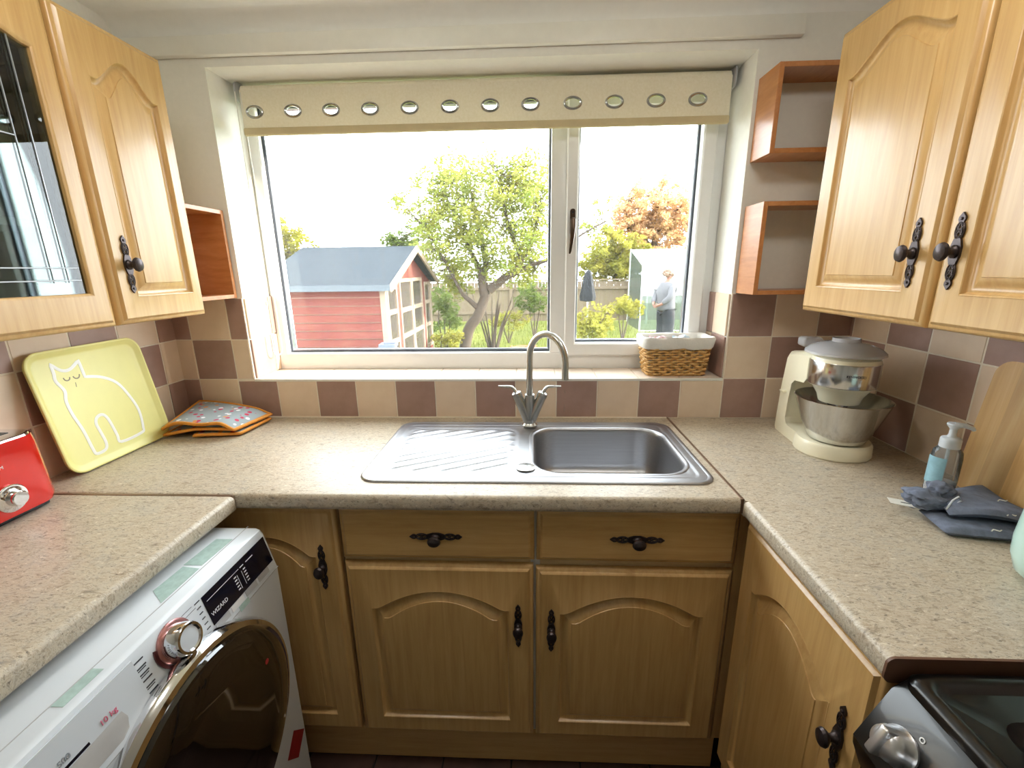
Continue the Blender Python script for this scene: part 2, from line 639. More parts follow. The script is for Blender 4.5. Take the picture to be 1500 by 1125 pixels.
# tiled sill
for i in range(0, 13):
    a = max(RX0, T0 + (i - 8) * TS)
    b = min(RX1, T0 + (i - 7) * TS)
    if b - a < 0.01:
        continue
    gg = G().box((0.0012, 0, -0.008), (b - a - 0.0012, RD, 0), 0.0012)
    part('sill_tile', gg, 'tile_sill', wall_back, loc=(a, -0.002, RZ0))
part('sill_edge', G().box((RX0, -0.0085, RZ0 - 0.009), (RX1, -0.002, RZ0 + 0.0005), 0.002, 2), 'gloss_white', wall_back)
grout(wall_back, (RX0, 0, RZ0 - 0.01), (RX1, RD, RZ0 - 0.003))
ys = [0.0] + [-0.08 - TS * i for i in range(0, 12)]
for r in range(3):
    for j in range(len(ys) - 1):
        tile(wall_left, 'tile_brown' if (j + r + 1) % 2 else 'tile_beige', ys[j] - ys[j + 1], TS, (0, ys[j + 1], ROWS[r]), PI / 2)
grout(wall_left, (0, ys[-1], ROWS[0]), (0.0056, 0, ROWS[3]))
ys = [0.0, -0.02] + [-0.1644 - TS * i for i in range(0, 12)]
for r in range(3):
    for j in range(len(ys) - 1):
        tile(wall_right, 'tile_brown' if (j + r + 1) % 2 else 'tile_beige', ys[j] - ys[j + 1], TS, (W, ys[j], ROWS[r]), -PI / 2)
grout(wall_right, (W - 0.0056, ys[-1], ROWS[0]), (W, 0, ROWS[3]))


# ================================================================== window
def ring(g, o, i, y0, y1, bev=0.004):
    """mitred frame: outer and inner rectangles (x0, x1, z0, z1) between two depths, chamfered towards the room"""
    def rc(q, d=0.0):
        return [(q[0] + d, q[2] + d), (q[1] - d, q[2] + d), (q[1] - d, q[3] - d), (q[0] + d, q[3] - d)]
    L = [(rc(o), y1), (rc(o), y0 + bev), (rc(o, bev), y0), (rc(i, -bev), y0), (rc(i), y0 + bev), (rc(i), y1)]
    g.loft([[(x, y, z) for x, z in p] for p, y in L], False, False, True)
    return g


win = sempty('window_1', (0, 0, 0))
FO = (RX0, RX1, RZ0 - 0.004, RZ1)
GLL = (0.312, 1.345, 1.120, 1.992)      # left pane
GLR = (1.440, 1.855, 1.154, 1.952)      # right pane
g = G()
ring(g, FO, (0.312, RX1 - 0.045, 1.118, 1.996), RD, 0.235)
g.box((1.345, RD + 0.0005, 1.117), (1.412, 0.234, 1.997), 0.003, 2)
part('frame', g, 'upvc', win)
g = G()
ring(g, (1.398, 1.902, 1.106, 2.0), GLR, RD - 0.016, 0.228, 0.005)
sash = part('sash', g, 'upvc', win)
for nm, q in (('left', GLL), ('right', GLR)):
    g = G()
    ring(g, (q[0] - 0.002, q[1] + 0.002, q[2] - 0.002, q[3] + 0.002), (q[0] + 0.004, q[1] - 0.004, q[2] + 0.004, q[3] - 0.004), 0.186, 0.222, 0.001)
    part('gasket', g, 'rubber', win)
    g = G()
    ring(g, (q[0] + 0.003, q[1] - 0.003, q[2] + 0.003, q[3] - 0.003), (q[0] + 0.009, q[1] - 0.009, q[2] + 0.009, q[3] - 0.009), 0.192, 0.206, 0.001)
    part('spacer_bar', g, 'alu', win)
    part('pane', G().grid(lambda u, v, q=q: (q[0] + (q[1] - q[0]) * u, 0.209, q[2] + (q[3] - q[2]) * v), 1, 1), 'glass', win)
# casement handle
hx, hz = 1.421, 1.585
g = G()
g.prism(rrect(hx - 0.009, hx + 0.009, hz - 0.04, hz + 0.048, 0.008), RD - 0.023, RD - 0.016)
g.lathe([(0.0, 0.0), (0.009, 0.0), (0.0095, 0.02), (0.007, 0.026), (0, 0.027)], 14, Matrix.Translation((hx, RD - 0.022, hz + 0.008)) @ Matrix.Rotation(PI / 2, 4, 'X'))
g.tube([(hx, RD - 0.04, hz + 0.012), (hx, RD - 0.046, hz - 0.01), (hx - 0.003, RD - 0.05, hz - 0.05), (hx - 0.009, RD - 0.05, hz - 0.095), (hx - 0.011, RD - 0.049, hz - 0.105)], [0.010, 0.010, 0.008, 0.005, 0.003], 10)
hd = part('window_handle', g, plain('dark_bronze', srgb(84, 68, 56), 0.3, metal=0.9), sash, label='dark bronze casement handle')
part('keyhole', G().lathe([(0, 0.0), (0.004, 0.0), (0.004, 0.002), (0, 0.002)], 10, Matrix.Translation((hx, RD - 0.0225, hz + 0.036)) @ Matrix.Rotation(PI / 2, 4, 'X')), 'dark_plastic', sash)

# ================================================================== roller blind
BX0, BX1, BZ0, BZ1, BY = 0.304, 1.914, 1.876, 2.006, 0.10
bl = thing('roller_blind', 'rolled-up cream roller blind with a row of oval metal eyelets at the window head', 'blind', (0, 0, 0))
eye_u = [373, 429, 485, 542, 600, 659, 718, 777, 839, 900, 961, 1022]
ex = [at(u, 162 - 16 * i / 11, BY).x for i, u in enumerate(eye_u)]
ez = 1.948
EA, EB, NE = 0.025, 0.0155, 24
cells = [BX0 + 0.004] + [(ex[i] + ex[i + 1]) / 2 for i in range(11)] + [BX1 - 0.004]
zf0, zf1 = BZ0 + 0.022, BZ1 + 0.008


def edge_pt(x0, x1, z0, z1, cx, cz, a):
    dx, dz = math.cos(a), math.sin(a)
    tt = 1e9
    if dx > 1e-9: tt = min(tt, (x1 - cx) / dx)
    if dx < -1e-9: tt = min(tt, (x0 - cx) / dx)
    if dz > 1e-9: tt = min(tt, (z1 - cz) / dz)
    if dz < -1e-9: tt = min(tt, (z0 - cz) / dz)
    return (cx + dx * tt, cz + dz * tt)


g = G()
for i in range(12):
    x0, x1 = cells[i], cells[i + 1]
    cx = ex[i]
    angs = sorted(set([2 * PI * k / NE for k in range(NE)] + [math.atan2(z - ez, x - cx) % (2 * PI) for x in (x0, x1) for z in (zf0, zf1)]))
    inner = [(cx + EA * math.cos(a), ez + EB * math.sin(a)) for a in angs]
    outer = [edge_pt(x0, x1, zf0, zf1, cx, ez, a) for a in angs]
    g.loft([[(x, BY - 0.0012, z) for x, z in outer], [(x, BY - 0.0012, z) for x, z in inner], [(x, BY, z) for x, z in inner], [(x, BY, z) for x, z in outer]], False, False, True)
part('fabric', g, 'blind', bl, smooth=False)
part('roll', G().lathe([(0.0, 0), (0.021, 0), (0.021, BX1 - BX0 - 0.01), (0, BX1 - BX0 - 0.01)], 24, Matrix.Translation((BX0 + 0.005, BY + 0.022, BZ1 + 0.006)) @ Matrix.Rotation(PI / 2, 4, 'Y')), 'blind', bl)
part('bottom_bar', G().box((BX0 + 0.003, BY - 0.008, BZ0), (BX1 - 0.003, BY + 0.008, BZ0 + 0.024), 0.005, 3), plain('blind_bar_cover', srgb(200, 184, 146), 0.8), bl)
ge = G()
ge.tube([(EA * math.cos(2 * PI * k / 28) * 1.05, 0, EB * math.sin(2 * PI * k / 28) * 1.07) for k in range(28)], 0.0042, 8, closed=True, upv=(0, 1, 0))
em = mesh_of('eyelet', ge)
for x in ex:
    link('eyelet', em, plain('pewter', (0.42, 0.42, 0.42, 1), 0.25, metal=1.0) if 'pewter' not in bpy.data.materials else bpy.data.materials['pewter'], bl, (x, BY - 0.001, ez))
for x in (BX0 - 0.006, BX1 + 0.001):
    g = G().prism(rrect(BY - 0.012, BY + 0.055, BZ1 - 0.028, BZ1 + 0.034, 0.018), x, x + 0.005, 'yz')
    part('bracket', g, 'grey_plastic', bl)
# bead chain, hanging in a loop at the left end
cz1, cz0 = BZ1, 1.122
g = G()
p1 = (0.300, 0.088)
p2 = (0.311, 0.128)
loop = []
for k in range(41):
    t = k / 40
    loop.append((p1[0], p1[1], cz1 + (cz0 + 0.02 - cz1) * t))
for k in range(1, 12):
    a = PI * k / 12
    loop.append((p1[0] + (p2[0] - p1[0]) * (1 - math.cos(a)) / 2, p1[1] + (p2[1] - p1[1]) * (1 - math.cos(a)) / 2, cz0 + 0.02 - 0.02 * math.sin(a)))
for k in range(41):
    t = k / 40
    loop.append((p2[0] + 0.001 * math.sin(t * 9), p2[1] - 0.03 * t, cz0 + 0.02 + (cz1 - cz0 - 0.02) * t))
g.tube(loop, 0.0018, 6)
part('chain', g, 'gloss_white', bl)
part('chain_joiner', G().lathe([(0, 0), (0.0035, 0.001), (0.004, 0.008), (0.0035, 0.015), (0, 0.016)], 10, Matrix.Translation((p1[0], p1[1], 1.31))), 'grey_plastic', bl)


# ================================================================== cabinet doors and handles
def arch(x0, x1, z0, zs, zp, n=30, kind='cath', sh=0.10):
    """panel outline maker: straight sides, shoulders, arched top; returns loop(d), the outline drawn in by d"""
    def loop(d=0.0):
        a0, a1, b0, bs, bp = x0 + d, x1 - d, z0 + d, zs - d, zp - d
        pts = [(a0, b0), (a1, b0)]
        cx, a = (a0 + a1) / 2, (a1 - a0) / 2
        for k in range(n + 1):
            t = 1 - 2 * k / n
            s = abs(t) / (1 - sh)
            if s >= 1:
                z = bs
            elif kind == 'cath':
                b = 0.5 * (1 + math.cos(PI * s))
                z = bs + (bp - bs) * (0.6 * b + 0.4 * (1 - s * s))
            else:
                z = bs + (bp - bs) * (1 - s * s)
            pts.append((cx + a * t, z))
        return pts
    return loop


def rect_for(x0, x1, z0, z1, n=30):
    pts = [(x0, z0), (x1, z0)]
    for k in range(n + 1):
        pts.append((x1 + (x0 - x1) * k / n, z1))
    return pts


EDGE = [(0.0, 0.0195), (0.0, 0.0125), (0.0016, 0.0092), (0.0055, 0.0066), (0.0095, 0.0056), (0.0125, 0.0018), (0.015, 0.0)]


def door_mesh(w, h, panel=None, glass=False):
    """door front in local x (width), z (height); front face at y = 0, 20 mm thick"""
    g = G()
    L = [[(x, y, z) for x, z in rect_for(d, w - d, d, h - d)] for d, y in EDGE]
    if panel is None:
        g.loft(L, True, True)
        return g
    if glass:
        L = [[(x, 0.0195, z) for x, z in panel(0.006)]] + L
        for d, y in ((0, 0), (0.002, 0.0005), (0.006, 0.004), (0.007, 0.009), (0.006, 0.0195)):
            L.append([(x, y, z) for x, z in panel(d)])
        g.loft(L[1:], False, False, False)
        g.loft([L[-1], L[1]], False, False)
        return g
    for d, y in ((0, 0), (0.0018, -0.0010), (0.0036, 0.0), (0.0055, 0.0058), (0.0085, 0.0088), (0.0115, 0.0100), (0.0145, 0.0100), (0.020, 0.0072), (0.029, 0.0024), (0.0325, 0.0018), (0.0333, 0.0), (0.036, -0.0003)):
        L.append([(x, y, z) for x, z in panel(d)])
    g.loft(L, True, True)
    return g


def handle_meshes():
    g = G()
    T = Matrix.Identity(4)
    hl = 0.066
    # pointed end drops with screw heads, pierced oval lattices, waisted centre plate
    for s in (-1, 1):
        drop = [(0.0, hl * s), (0.006, (hl - 0.008) * s), (0.0065, (hl - 0.012) * s), (0.004, (hl - 0.018) * s), (-0.004, (hl - 0.018) * s), (-0.0065, (hl - 0.012) * s), (-0.006, (hl - 0.008) * s)]
        g.prism(drop, -0.0035, 0.0)
        g.lathe([(0.0028, 0), (0.0028, 0.0015), (0.0015, 0.0025), (0, 0.0025)], 8, Matrix.Translation((0, -0.0033, (hl - 0.011) * s)) @ Matrix.Rotation(PI / 2, 4, 'X'))
        c = (hl - 0.031) * s
        g.tube([(0.0078 * math.cos(2 * PI * k / 16), -0.002, c + 0.0145 * math.sin(2 * PI * k / 16)) for k in range(16)], 0.0019, 6, closed=True, upv=(0, 1, 0))
        for e in (-1, 1):
            g.tube([(-0.006 * e, -0.0022, c - 0.009), (0.0, -0.003, c), (0.006 * e, -0.0022, c + 0.009)], 0.0013, 5)
            g.tube([(-0.001 * e, -0.0022, c - 0.014), (0.005 * e, -0.003, c - 0.004), (0.001 * e, -0.0022, c + 0.013)], 0.0011, 5)
    mid = [(-0.006, -0.022), (0.006, -0.022), (0.008, -0.016), (0.0105, -0.008), (0.0105, 0.008), (0.008, 0.016), (0.006, 0.022), (-0.006, 0.022), (-0.008, 0.016), (-0.0105, 0.008), (-0.0105, -0.008), (-0.008, -0.016)]
    g.prism(mid, -0.004, 0.0)
    k = G()
    R = Matrix.Rotation(PI / 2, 4, 'X')
    k.lathe([(0.010, 0.0), (0.010, 0.003), (0.0075, 0.005), (0.006, 0.009), (0.0065, 0.013), (0.010, 0.0155), (0.0135, 0.019), (0.0145, 0.022), (0.0125, 0.0265), (0.007, 0.029), (0, 0.0297)], 18, R, True, sx=0.92, sy=1.15)
    return mesh_of('handle_backplate', g), mesh_of('knob', k)


HP, HK = handle_meshes()


def handle(door, x, z, turned=False):
    r = (0, PI / 2, 0) if turned else (0, 0, 0)
    link('handle_backplate', HP, 'iron', door, (x, 0.0, z), r)
    link('knob', HK, 'iron', door, (x, -0.0035, z), r)


def carcass(parent, w, h, d, back=True, top=True, mat='carcass', t=0.016, y0=0.021, name='body', shelf=None):
    g = G()
    g.box((0, y0, 0), (t, d, h), 0.0008)
    g.box((w - t, y0, 0), (w, d, h), 0.0008)
    g.box((t, y0, 0), (w - t, d, t))
    if top:
        g.box((t, y0, h - t), (w - t, d, h))
    if back:
        g.box((t, d - 0.006, t), (w - t, d, h - t))
    return part(name, g, mat, parent, smooth=False)


# ---- wall cabinets, left
LZ0, LZ1 = 1.312, 1.964
c1 = thing('wall_cabinet', 'narrow maple wall cabinet with one arched panel door beside the window', 'cabinet', (0.32, -0.522, LZ0), PI / 2)
w, h = 0.280, LZ1 - LZ0
carcass(c1, w, h, 0.318)
d = part('door', door_mesh(w, h, arch(0.054, w - 0.042, 0.062, 0.535, 0.592, kind='cath', sh=0.16)), 'wood', c1)
handle(d, 0.046, 0.138)

c2 = thing('wall_cabinet', 'maple display wall cabinet with leaded glass door, far left', 'cabinet', (0.32, -1.035, LZ0), PI / 2)
w = 0.505
carcass(c2, w, h, 0.318, mat='carcass_white')
pa = arch(0.060, w - 0.042, 0.070, 0.545, 0.600, kind='cath', sh=0.04)
d = part('door', door_mesh(w, h, pa, glass=True), 'wood', c2)
pg = pa(0.004)
part('pane', G().prism(pg, 0.010, 0.0135), 'cab_glass', d, smooth=False)
lead = plain('lead_came', (0.35, 0.36, 0.37, 1), 0.4, metal=0.9)
for xx in (0.105, 0.135, w - 0.082, w - 0.112):
    part('lead_strip', G().tube([(xx, 0.0095, 0.10), (xx, 0.0095, 0.56)], 0.0016, 6), lead, d)
for zz in (0.105, 0.130):
    part('lead_strip', G().tube([(0.075, 0.0095, zz), (w - 0.056, 0.0095, zz)], 0.0016, 6), lead, d)
part('lead_strip', G().tube([(0.135, 0.0095, 0.37), (w - 0.112, 0.0095, 0.37)], 0.0016, 6), lead, d)
for zz in (0.21, 0.42):
    part('shelf', G().box((0.017, 0.05, zz), (w - 0.017, 0.31, zz + 0.016), 0.001), 'carcass_white', c2)
# ---- wall cabinet, right (pair of doors)
c3 = thing('wall_cabinet', 'double-door maple wall cabinet on the right wall with two iron knobs', 'cabinet', (2.022, -0.240, 1.309), -PI / 2)
w, h = 0.792, 0.660
carcass(c3, w, h, 0.318)
for k, x0 in enumerate((0.0, 0.400)):
    dw = 0.392
    d = part('door', door_mesh(dw, h, arch(0.056, dw - 0.056, 0.064, 0.545, 0.600, kind='cath', sh=0.10)), 'wood', c3, loc=(x0, 0, 0))
    handle(d, dw - 0.046 if k == 0 else 0.034, 0.140)

# ---- open shelf boxes
def shelf_box(name, label, w, h, d, loc, rz, back=False):
    t = thing(name, label, 'shelf', loc, rz, 'cherry box shelves beside the window')
    p = 0.013
    part('side_panel', G().box((0, 0, 0), (p, d, h), 0.0008), 'cherry', t)
    part('side_panel', G().box((w - p, 0, 0), (w, d, h), 0.0008), 'cherry', t)
    part('top_panel', G().box((p, 0, h - p), (w - p, d, h), 0.0008), 'cherry', t)
    part('bottom_panel', G().box((p, 0, 0), (w - p, d, p), 0.0008), 'cherry', t)
    return t


shelf_box('box_shelf', 'upper cherry box shelf right of the window', 0.30, 0.226, 0.115, (1.948, -0.1165, 1.738), 0)
shelf_box('box_shelf', 'lower cherry box shelf right of the window, just above the tiles', 0.30, 0.266, 0.115, (1.948, -0.1215, 1.3445), 0)
shelf_box('box_shelf', 'cherry box shelf left of the window beside the narrow wall cabinet', 0.226, 0.284, 0.245, (0.256, -0.232, 1.3445), PI / 2)

# ================================================================== worktops
def nose(r=0.012, t=0.04, n=5):
    """section of a worktop edge in (depth from the front, z); front at depth 0"""
    return [(0.08, -t), (r, -t)] + [(r - r * math.sin(a), -t + r - r * math.cos(a)) for a in [PI / 2 * i / n for i in range(1, n + 1)]] + \
        [(r - r * math.cos(a), -r + r * math.sin(a)) for a in [PI / 2 * i / n for i in range(1, n + 1)]] + [(0.08, 0.0)]


YF = -0.585
SX0, SX1, SY0, SY1 = 0.826, 1.735, -0.516, -0.066          # sink outline
HX0, HX1, HY0, HY1 = 1.262, 1.702, -0.47, -0.11            # cut-out for the basin
g = G()
g.prism([(YF + a, WT + b) for a, b in nose()], 0.002, 1.7545, 'yz')
g.box((0.002, YF + 0.08, WT - 0.04), (HX0, -0.002, WT))
g.box((HX1, YF + 0.08, WT - 0.04), (1.7545, -0.002, WT))
g.box((HX0, YF + 0.08, WT - 0.04), (HX1, HY0, WT))
g.box((HX0, HY1, WT - 0.04), (HX1, -0.002, WT))
wb_ = part('worktop', g, 'laminate')
tag(wb_, 'speckled beige laminate worktop under the window holding the sink', 'worktop')
part('joint_strip', G().box((1.7545, YF + 0.002, WT - 0.036), (1.7625, -0.002, WT + 0.0012), 0.0006), 'strip', wb_, label='brown metal joint strip')
part('sealant', G().tube([(0.002, -0.0085, WT + 0.001), (1.754, -0.0085, WT + 0.001)], 0.003, 6), 'grout', wb_)

XL = 0.562
g = G()
g.prism([(XL - a, WT + b) for a, b in nose()], YF - 1.15, YF - 0.0075, 'xz')
g.box((0.002, YF - 1.15, WT - 0.04), (XL - 0.08, YF - 0.0075, WT))
wl = part('worktop', g, 'laminate')
tag(wl, 'speckled beige laminate worktop over the washing machine', 'worktop')
part('joint_strip', G().box((0.002, YF - 0.0075, WT - 0.036), (XL - 0.004, YF, WT + 0.0012), 0.0006), 'strip', wl, label='brown metal joint strip')

XR, YE = 1.7625, -1.006
g = G()
g.prism([(XR - 0.004 + a, WT + b) for a, b in nose()], YE, -0.590, 'xz')
g.box((XR, -0.590, WT - 0.04), (XR + 0.076, -0.002, WT))
g.box((XR + 0.076, YE, WT - 0.04), (W - 0.002, -0.002, WT))
wr = part('worktop', g, 'laminate')
tag(wr, 'speckled beige laminate worktop along the right wall holding the mixer', 'worktop')
g = G().prism([(XR - 0.006 + a, WT + b) for a, b in [(q[0] if q[0] < 0.05 else 0.573, q[1] * 1.03 + 0.0006) for q in nose()]], YE - 0.004, YE, 'xz')
part('end_strip', g, 'edge_brown', wr, label='dark brown end strip')

# ================================================================== base cabinets
BZ, BT = 0.152, 0.864
DY = -0.563
sc = thing('sink_cabinet', 'maple sink base cabinet with two drawer fronts above two arched doors', 'cabinet', (0.790, DY, BZ), 0)
w, h = 0.986, BT - BZ
carcass(sc, w, h - 0.002, 0.55, top=False, back=False)
part('rail', G().box((0.016, 0.022, h - 0.30), (w - 0.016, 0.04, h - 0.02)), 'carcass', sc, smooth=False)
part('centre_post', G().box((w / 2 - 0.012, 0.0205, 0.0), (w / 2 + 0.012, 0.04, h)), 'carcass_white', sc, smooth=False)
part('corner_filler', G().box((w, 0.012, 0), (w + 0.026, 0.03, h)), 'wood', sc, smooth=False)
dh = 0.1445
for k, x0 in enumerate((0.002, 0.4955)):
    dw = 0.4885
    f = part('drawer_front', door_mesh(dw, dh), 'wood_h', sc, loc=(x0, 0, h - dh), rot=(0, 0.0 if k == 0 else 0.006, 0))
    handle(f, dw / 2, dh / 2 - 0.002, True)
for k, x0 in enumerate((0.003, 0.4945)):
    dw = 0.4855 if k == 0 else 0.4885
    hh = 0.556 if k == 0 else 0.549
    d = part('door', door_mesh(dw, hh, arch(0.060, dw - 0.062, 0.056, 0.425 - 0.006 * k, 0.480 - 0.006 * k, kind='arc', sh=0.10)), 'wood', sc, loc=(x0, 0, -0.002), rot=(0, 0, 0))
    handle(d, dw - 0.040 if k == 0 else 0.040, 0.378 if k == 0 else 0.366)

cc = thing('corner_cabinet', 'maple corner base cabinet half hidden behind the washing machine', 'cabinet', (0.42, DY, BZ), 0)
w = 0.364
carcass(cc, w, h - 0.002, 0.55)
d = part('door', door_mesh(w, h, arch(0.058, w - 0.058, 0.056, 0.575, 0.630, kind='arc', sh=0.12)), 'wood', cc)
handle(d, w - 0.044, 0.544)

rc = thing('base_cabinet', 'maple base cabinet with arched door beside the black cooker', 'cabinet', (1.770, -0.586, BZ), -PI / 2)
w = 0.410
carcass(rc, w - 0.006, h - 0.002, 0.55)
part('body_side', G().box((w - 0.006, 0.021, 0), (w, 0.55, h), 0.0005), 'wood', rc)
d = part('door', door_mesh(w, h, arch(0.062, w - 0.078, 0.056, 0.570, 0.628, kind='arc', sh=0.10)), 'wood', rc)
handle(d, w - 0.048, 0.535)
for nm, lo, hi, lab in (('plinth', (0.42, -0.52, 0.0), (1.80, -0.505, BZ - 0.003), 'maple plinth board under the sink cabinet'),
                   ('plinth', (1.83, -1.0, 0.0), (1.845, -0.52, BZ - 0.003), 'maple plinth board under the cabinet beside the cooker')):
    tag(part(nm, G().box(lo, hi, 0.001), 'wood_h'), lab, 'plinth')

# ================================================================== sink
sk = thing('sink', 'stainless steel inset sink with ribbed drainer left of the basin', 'sink', (0, 0, WT))
BXA, BXB, BYA, BYB = 1.283, 1.688, -0.455, -0.125


def sd_rr(x, y, x0, x1, y0, y1, r):
    """signed distance to a rounded rectangle (negative inside)"""
    qx = abs(x - (x0 + x1) / 2) - (x1 - x0) / 2 + r
    qy = abs(y - (y0 + y1) / 2) - (y1 - y0) / 2 + r
    return math.hypot(max(qx, 0), max(qy, 0)) + min(max(qx, qy), 0) - r


def sstep(a, b, x):
    t = min(1, max(0, (x - a) / (b - a)))
    return t * t * (3 - 2 * t)


DRX = (0.866, 1.232, -0.468, -0.125)
RA = math.radians(27)


def deck_z(x, y):
    z = 0.0042
    d = sd_rr(x, y, SX0, SX1, SY0, SY1, 0.06)
    z -= 0.0016 * sstep(-0.030, -0.038, d)
    z -= 0.0012 * sstep(-0.050, -0.056, d) * (1 if x > 1.72 or x < 0.9 else 0.5)
    dd = sd_rr(x, y, *DRX, 0.05)
    z -= 0.0014 * sstep(0.004, -0.010, dd)
    u = (x - 1.04) * math.cos(RA) + (y + 0.3) * math.sin(RA)
    q = -(x - 1.04) * math.sin(RA) + (y + 0.3) * math.cos(RA)
    ph = (q / 0.036) % 1.0
    rib = math.exp(-((ph - 0.5) / 0.13) ** 2)
    z += 0.0046 * rib * sstep(-0.008, -0.03, dd)
    return z


nx, ny = 212, 106
g = G()
xsn = [SX0 + 0.006 + (SX1 - SX0 - 0.012) * i / nx for i in range(nx + 1)]
ysn = [SY0 + 0.006 + (SY1 - SY0 - 0.012) * j / ny for j in range(ny + 1)]
idx = {}
for i, x in enumerate(xsn):
    for j, y in enumerate(ysn):
        if sd_rr(x, y, SX0, SX1, SY0, SY1, 0.05) < -0.004 and sd_rr(x, y, BXA, BXB, BYA, BYB, 0.075) > 0.004:
            idx[i, j] = len(g.v)
            g.v.append(Vector((x, y, deck_z(x, y))))
for i in range(nx):
    for j in range(ny):
        q = [(i, j), (i + 1, j), (i + 1, j + 1), (i, j + 1)]
        if all(k in idx for k in q):
            g.f.append(tuple(idx[k] for k in q))
part('drainer', g, 'steel', sk, ang=60)
g = G()
L = []
for o, z in ((0.0, 0.0004), (0.0, 0.0022), (0.003, 0.0048), (0.008, 0.0052), (0.013, 0.0044), (0.016, 0.0030)):
    L.append([(x, y, z) for x, y in rrect(SX0 + o, SX1 - o, SY0 + o, SY1 - o, 0.05 - o, 8)])
g.loft(L, False, False)
part('rim', g, 'steel', sk, ang=60)
g = G()
L = []
for o, z, r in ((-0.017, 0.0018, 0.092), (-0.013, 0.0036, 0.088), (-0.008, 0.0040, 0.083), (-0.003, 0.002, 0.078), (0.0, -0.004, 0.075), (0.002, -0.012, 0.074), (0.008, -0.12, 0.068), (0.016, -0.143, 0.06), (0.034, -0.153, 0.045), (0.075, -0.156, 0.03), (0.130, -0.158, 0.02)):
    L.append([(x, y, z) for x, y in rrect(BXA + o, BXB - o, BYA + o, BYB - o, r, 8)])
g.loft(L, False, True)
basin = part('basin', g, 'steel', sk, ang=60)
T = Matrix.Translation((1.452, -0.145 - 0.10, -0.1575))
g = G().lathe([(0.0, 0.002), (0.020, 0.002), (0.022, 0.0035), (0.038, 0.004), (0.043, 0.002), (0.044, 0.0)], 28, T)
st = part('waste_ring', g, 'chrome', basin)
g = G()
for k in range(10):
    a = 2 * PI * k / 10
    g.box((-0.0022, 0.024, 0.0036), (0.0022, 0.036, 0.0046), 0, 1, T @ Matrix.Rotation(a, 4, 'Z'))
part('waste_slots', g, 'dark_plastic', basin)
part('overflow_cap', G().lathe([(0.026, 0.003), (0.026, 0.0055), (0.023, 0.0068), (0, 0.0072)], 28, Matrix.Translation((1.258, -0.430, 0.0))), 'nickel', sk)

# ================================================================== tap
tp = thing('mixer_tap', 'brushed nickel swan-neck mixer tap with two lever handles', 'tap', (1.268, -0.101, WT + 0.004))
g = G().lathe([(0.0, 0), (0.027, 0), (0.027, 0.005), (0.023, 0.009), (0.0205, 0.012), (0.020, 0.024)], 24)
for s in (-1, 0, 1):
    a = 0.36 * s
    top = Vector((0.115 * math.sin(a), 0, 0.018 + 0.092 * math.cos(a)))
    g.tube([(0.0, 0, 0.008), tuple(Vector((0, 0, 0.012)) * 0.4 + top * 0.6), tuple(top)], [0.017, 0.017, 0.0165], 20)
part('body', g, 'nickel', tp)
for s in (-1, 1):
    a = 0.36 * s
    c = Vector((0.115 * math.sin(a), 0, 0.018 + 0.092 * math.cos(a)))
    dr = Vector((math.sin(a), 0, math.cos(a)))
    g = G()
    g.tube([c - dr * 0.002, c + dr * 0.004, c + dr * 0.012, c + dr * 0.016], [0.0175, 0.0178, 0.0165, 0.010], 20)
    b0 = c + dr * 0.010
    g.tube([b0, b0 + Vector((0.006 * s, 0, 0.012)), b0 + Vector((0.014 * s, 0, 0.022)), b0 + Vector((0.022 * s, 0, 0.0235)), b0 + Vector((0.060 * s, 0, 0.0245))], [0.0085, 0.0075, 0.0062, 0.0055, 0.0042], 12, flat=0.8)
    part('lever', g, 'nickel', tp)
dirh = Vector((0.109, -0.099, 0)).normalized()
R_, z0 = 0.0735, 0.236
pts = [Vector((0, 0, 0.10)), Vector((0, 0, 0.14)), Vector((0, 0, 0.19))]
for k in range(0, 17):
    a = PI * k / 16 * 1.0
    pts.append(dirh * (R_ - R_ * math.cos(a)) + Vector((0, 0, z0 - 0.0 + R_ * 1.12 * math.sin(a))))
pts += [dirh * 2 * R_ + Vector((0, 0, 0.21)), dirh * (2 * R_ + 0.001) + Vector((0, 0, 0.185))]
part('spout', G().tube(pts, 0.0108, 18), 'nickel', tp)
tipv = Vector((1.268, -0.101, WT)) + dirh * (2 * R_)
for k, (zz, hh) in enumerate(((1.055, 0.012), (0.995, 0.028))):
    o = part('water_drop', G().lathe([(0, 0), (0.0016, hh * 0.15), (0.0018, hh * 0.35), (0.0009, hh * 0.8), (0, hh)], 8, Matrix.Translation((tipv.x, tipv.y, zz))), 'water')
    tag(o, ('short upper water drop', 'longer lower water streak')[k] + ' falling from the tap spout', 'water drop')

# ================================================================== washing machine
WX, WY = 0.666, -0.920
wm = thing('washing_machine', 'white front-loading washing machine with chrome-ringed dark door', 'appliance', (WX, WY, 0), PI / 2)
prof = [(0.0, 0.03), (0.0, 0.748), (0.003, 0.760), (0.021, 0.836), (0.027, 0.846), (0.036, 0.850), (0.56, 0.850), (0.56, 0.03)]
hw = 0.298


def slab(x):
    s = 1.0
    return [(x, y, z) for y, z in prof]


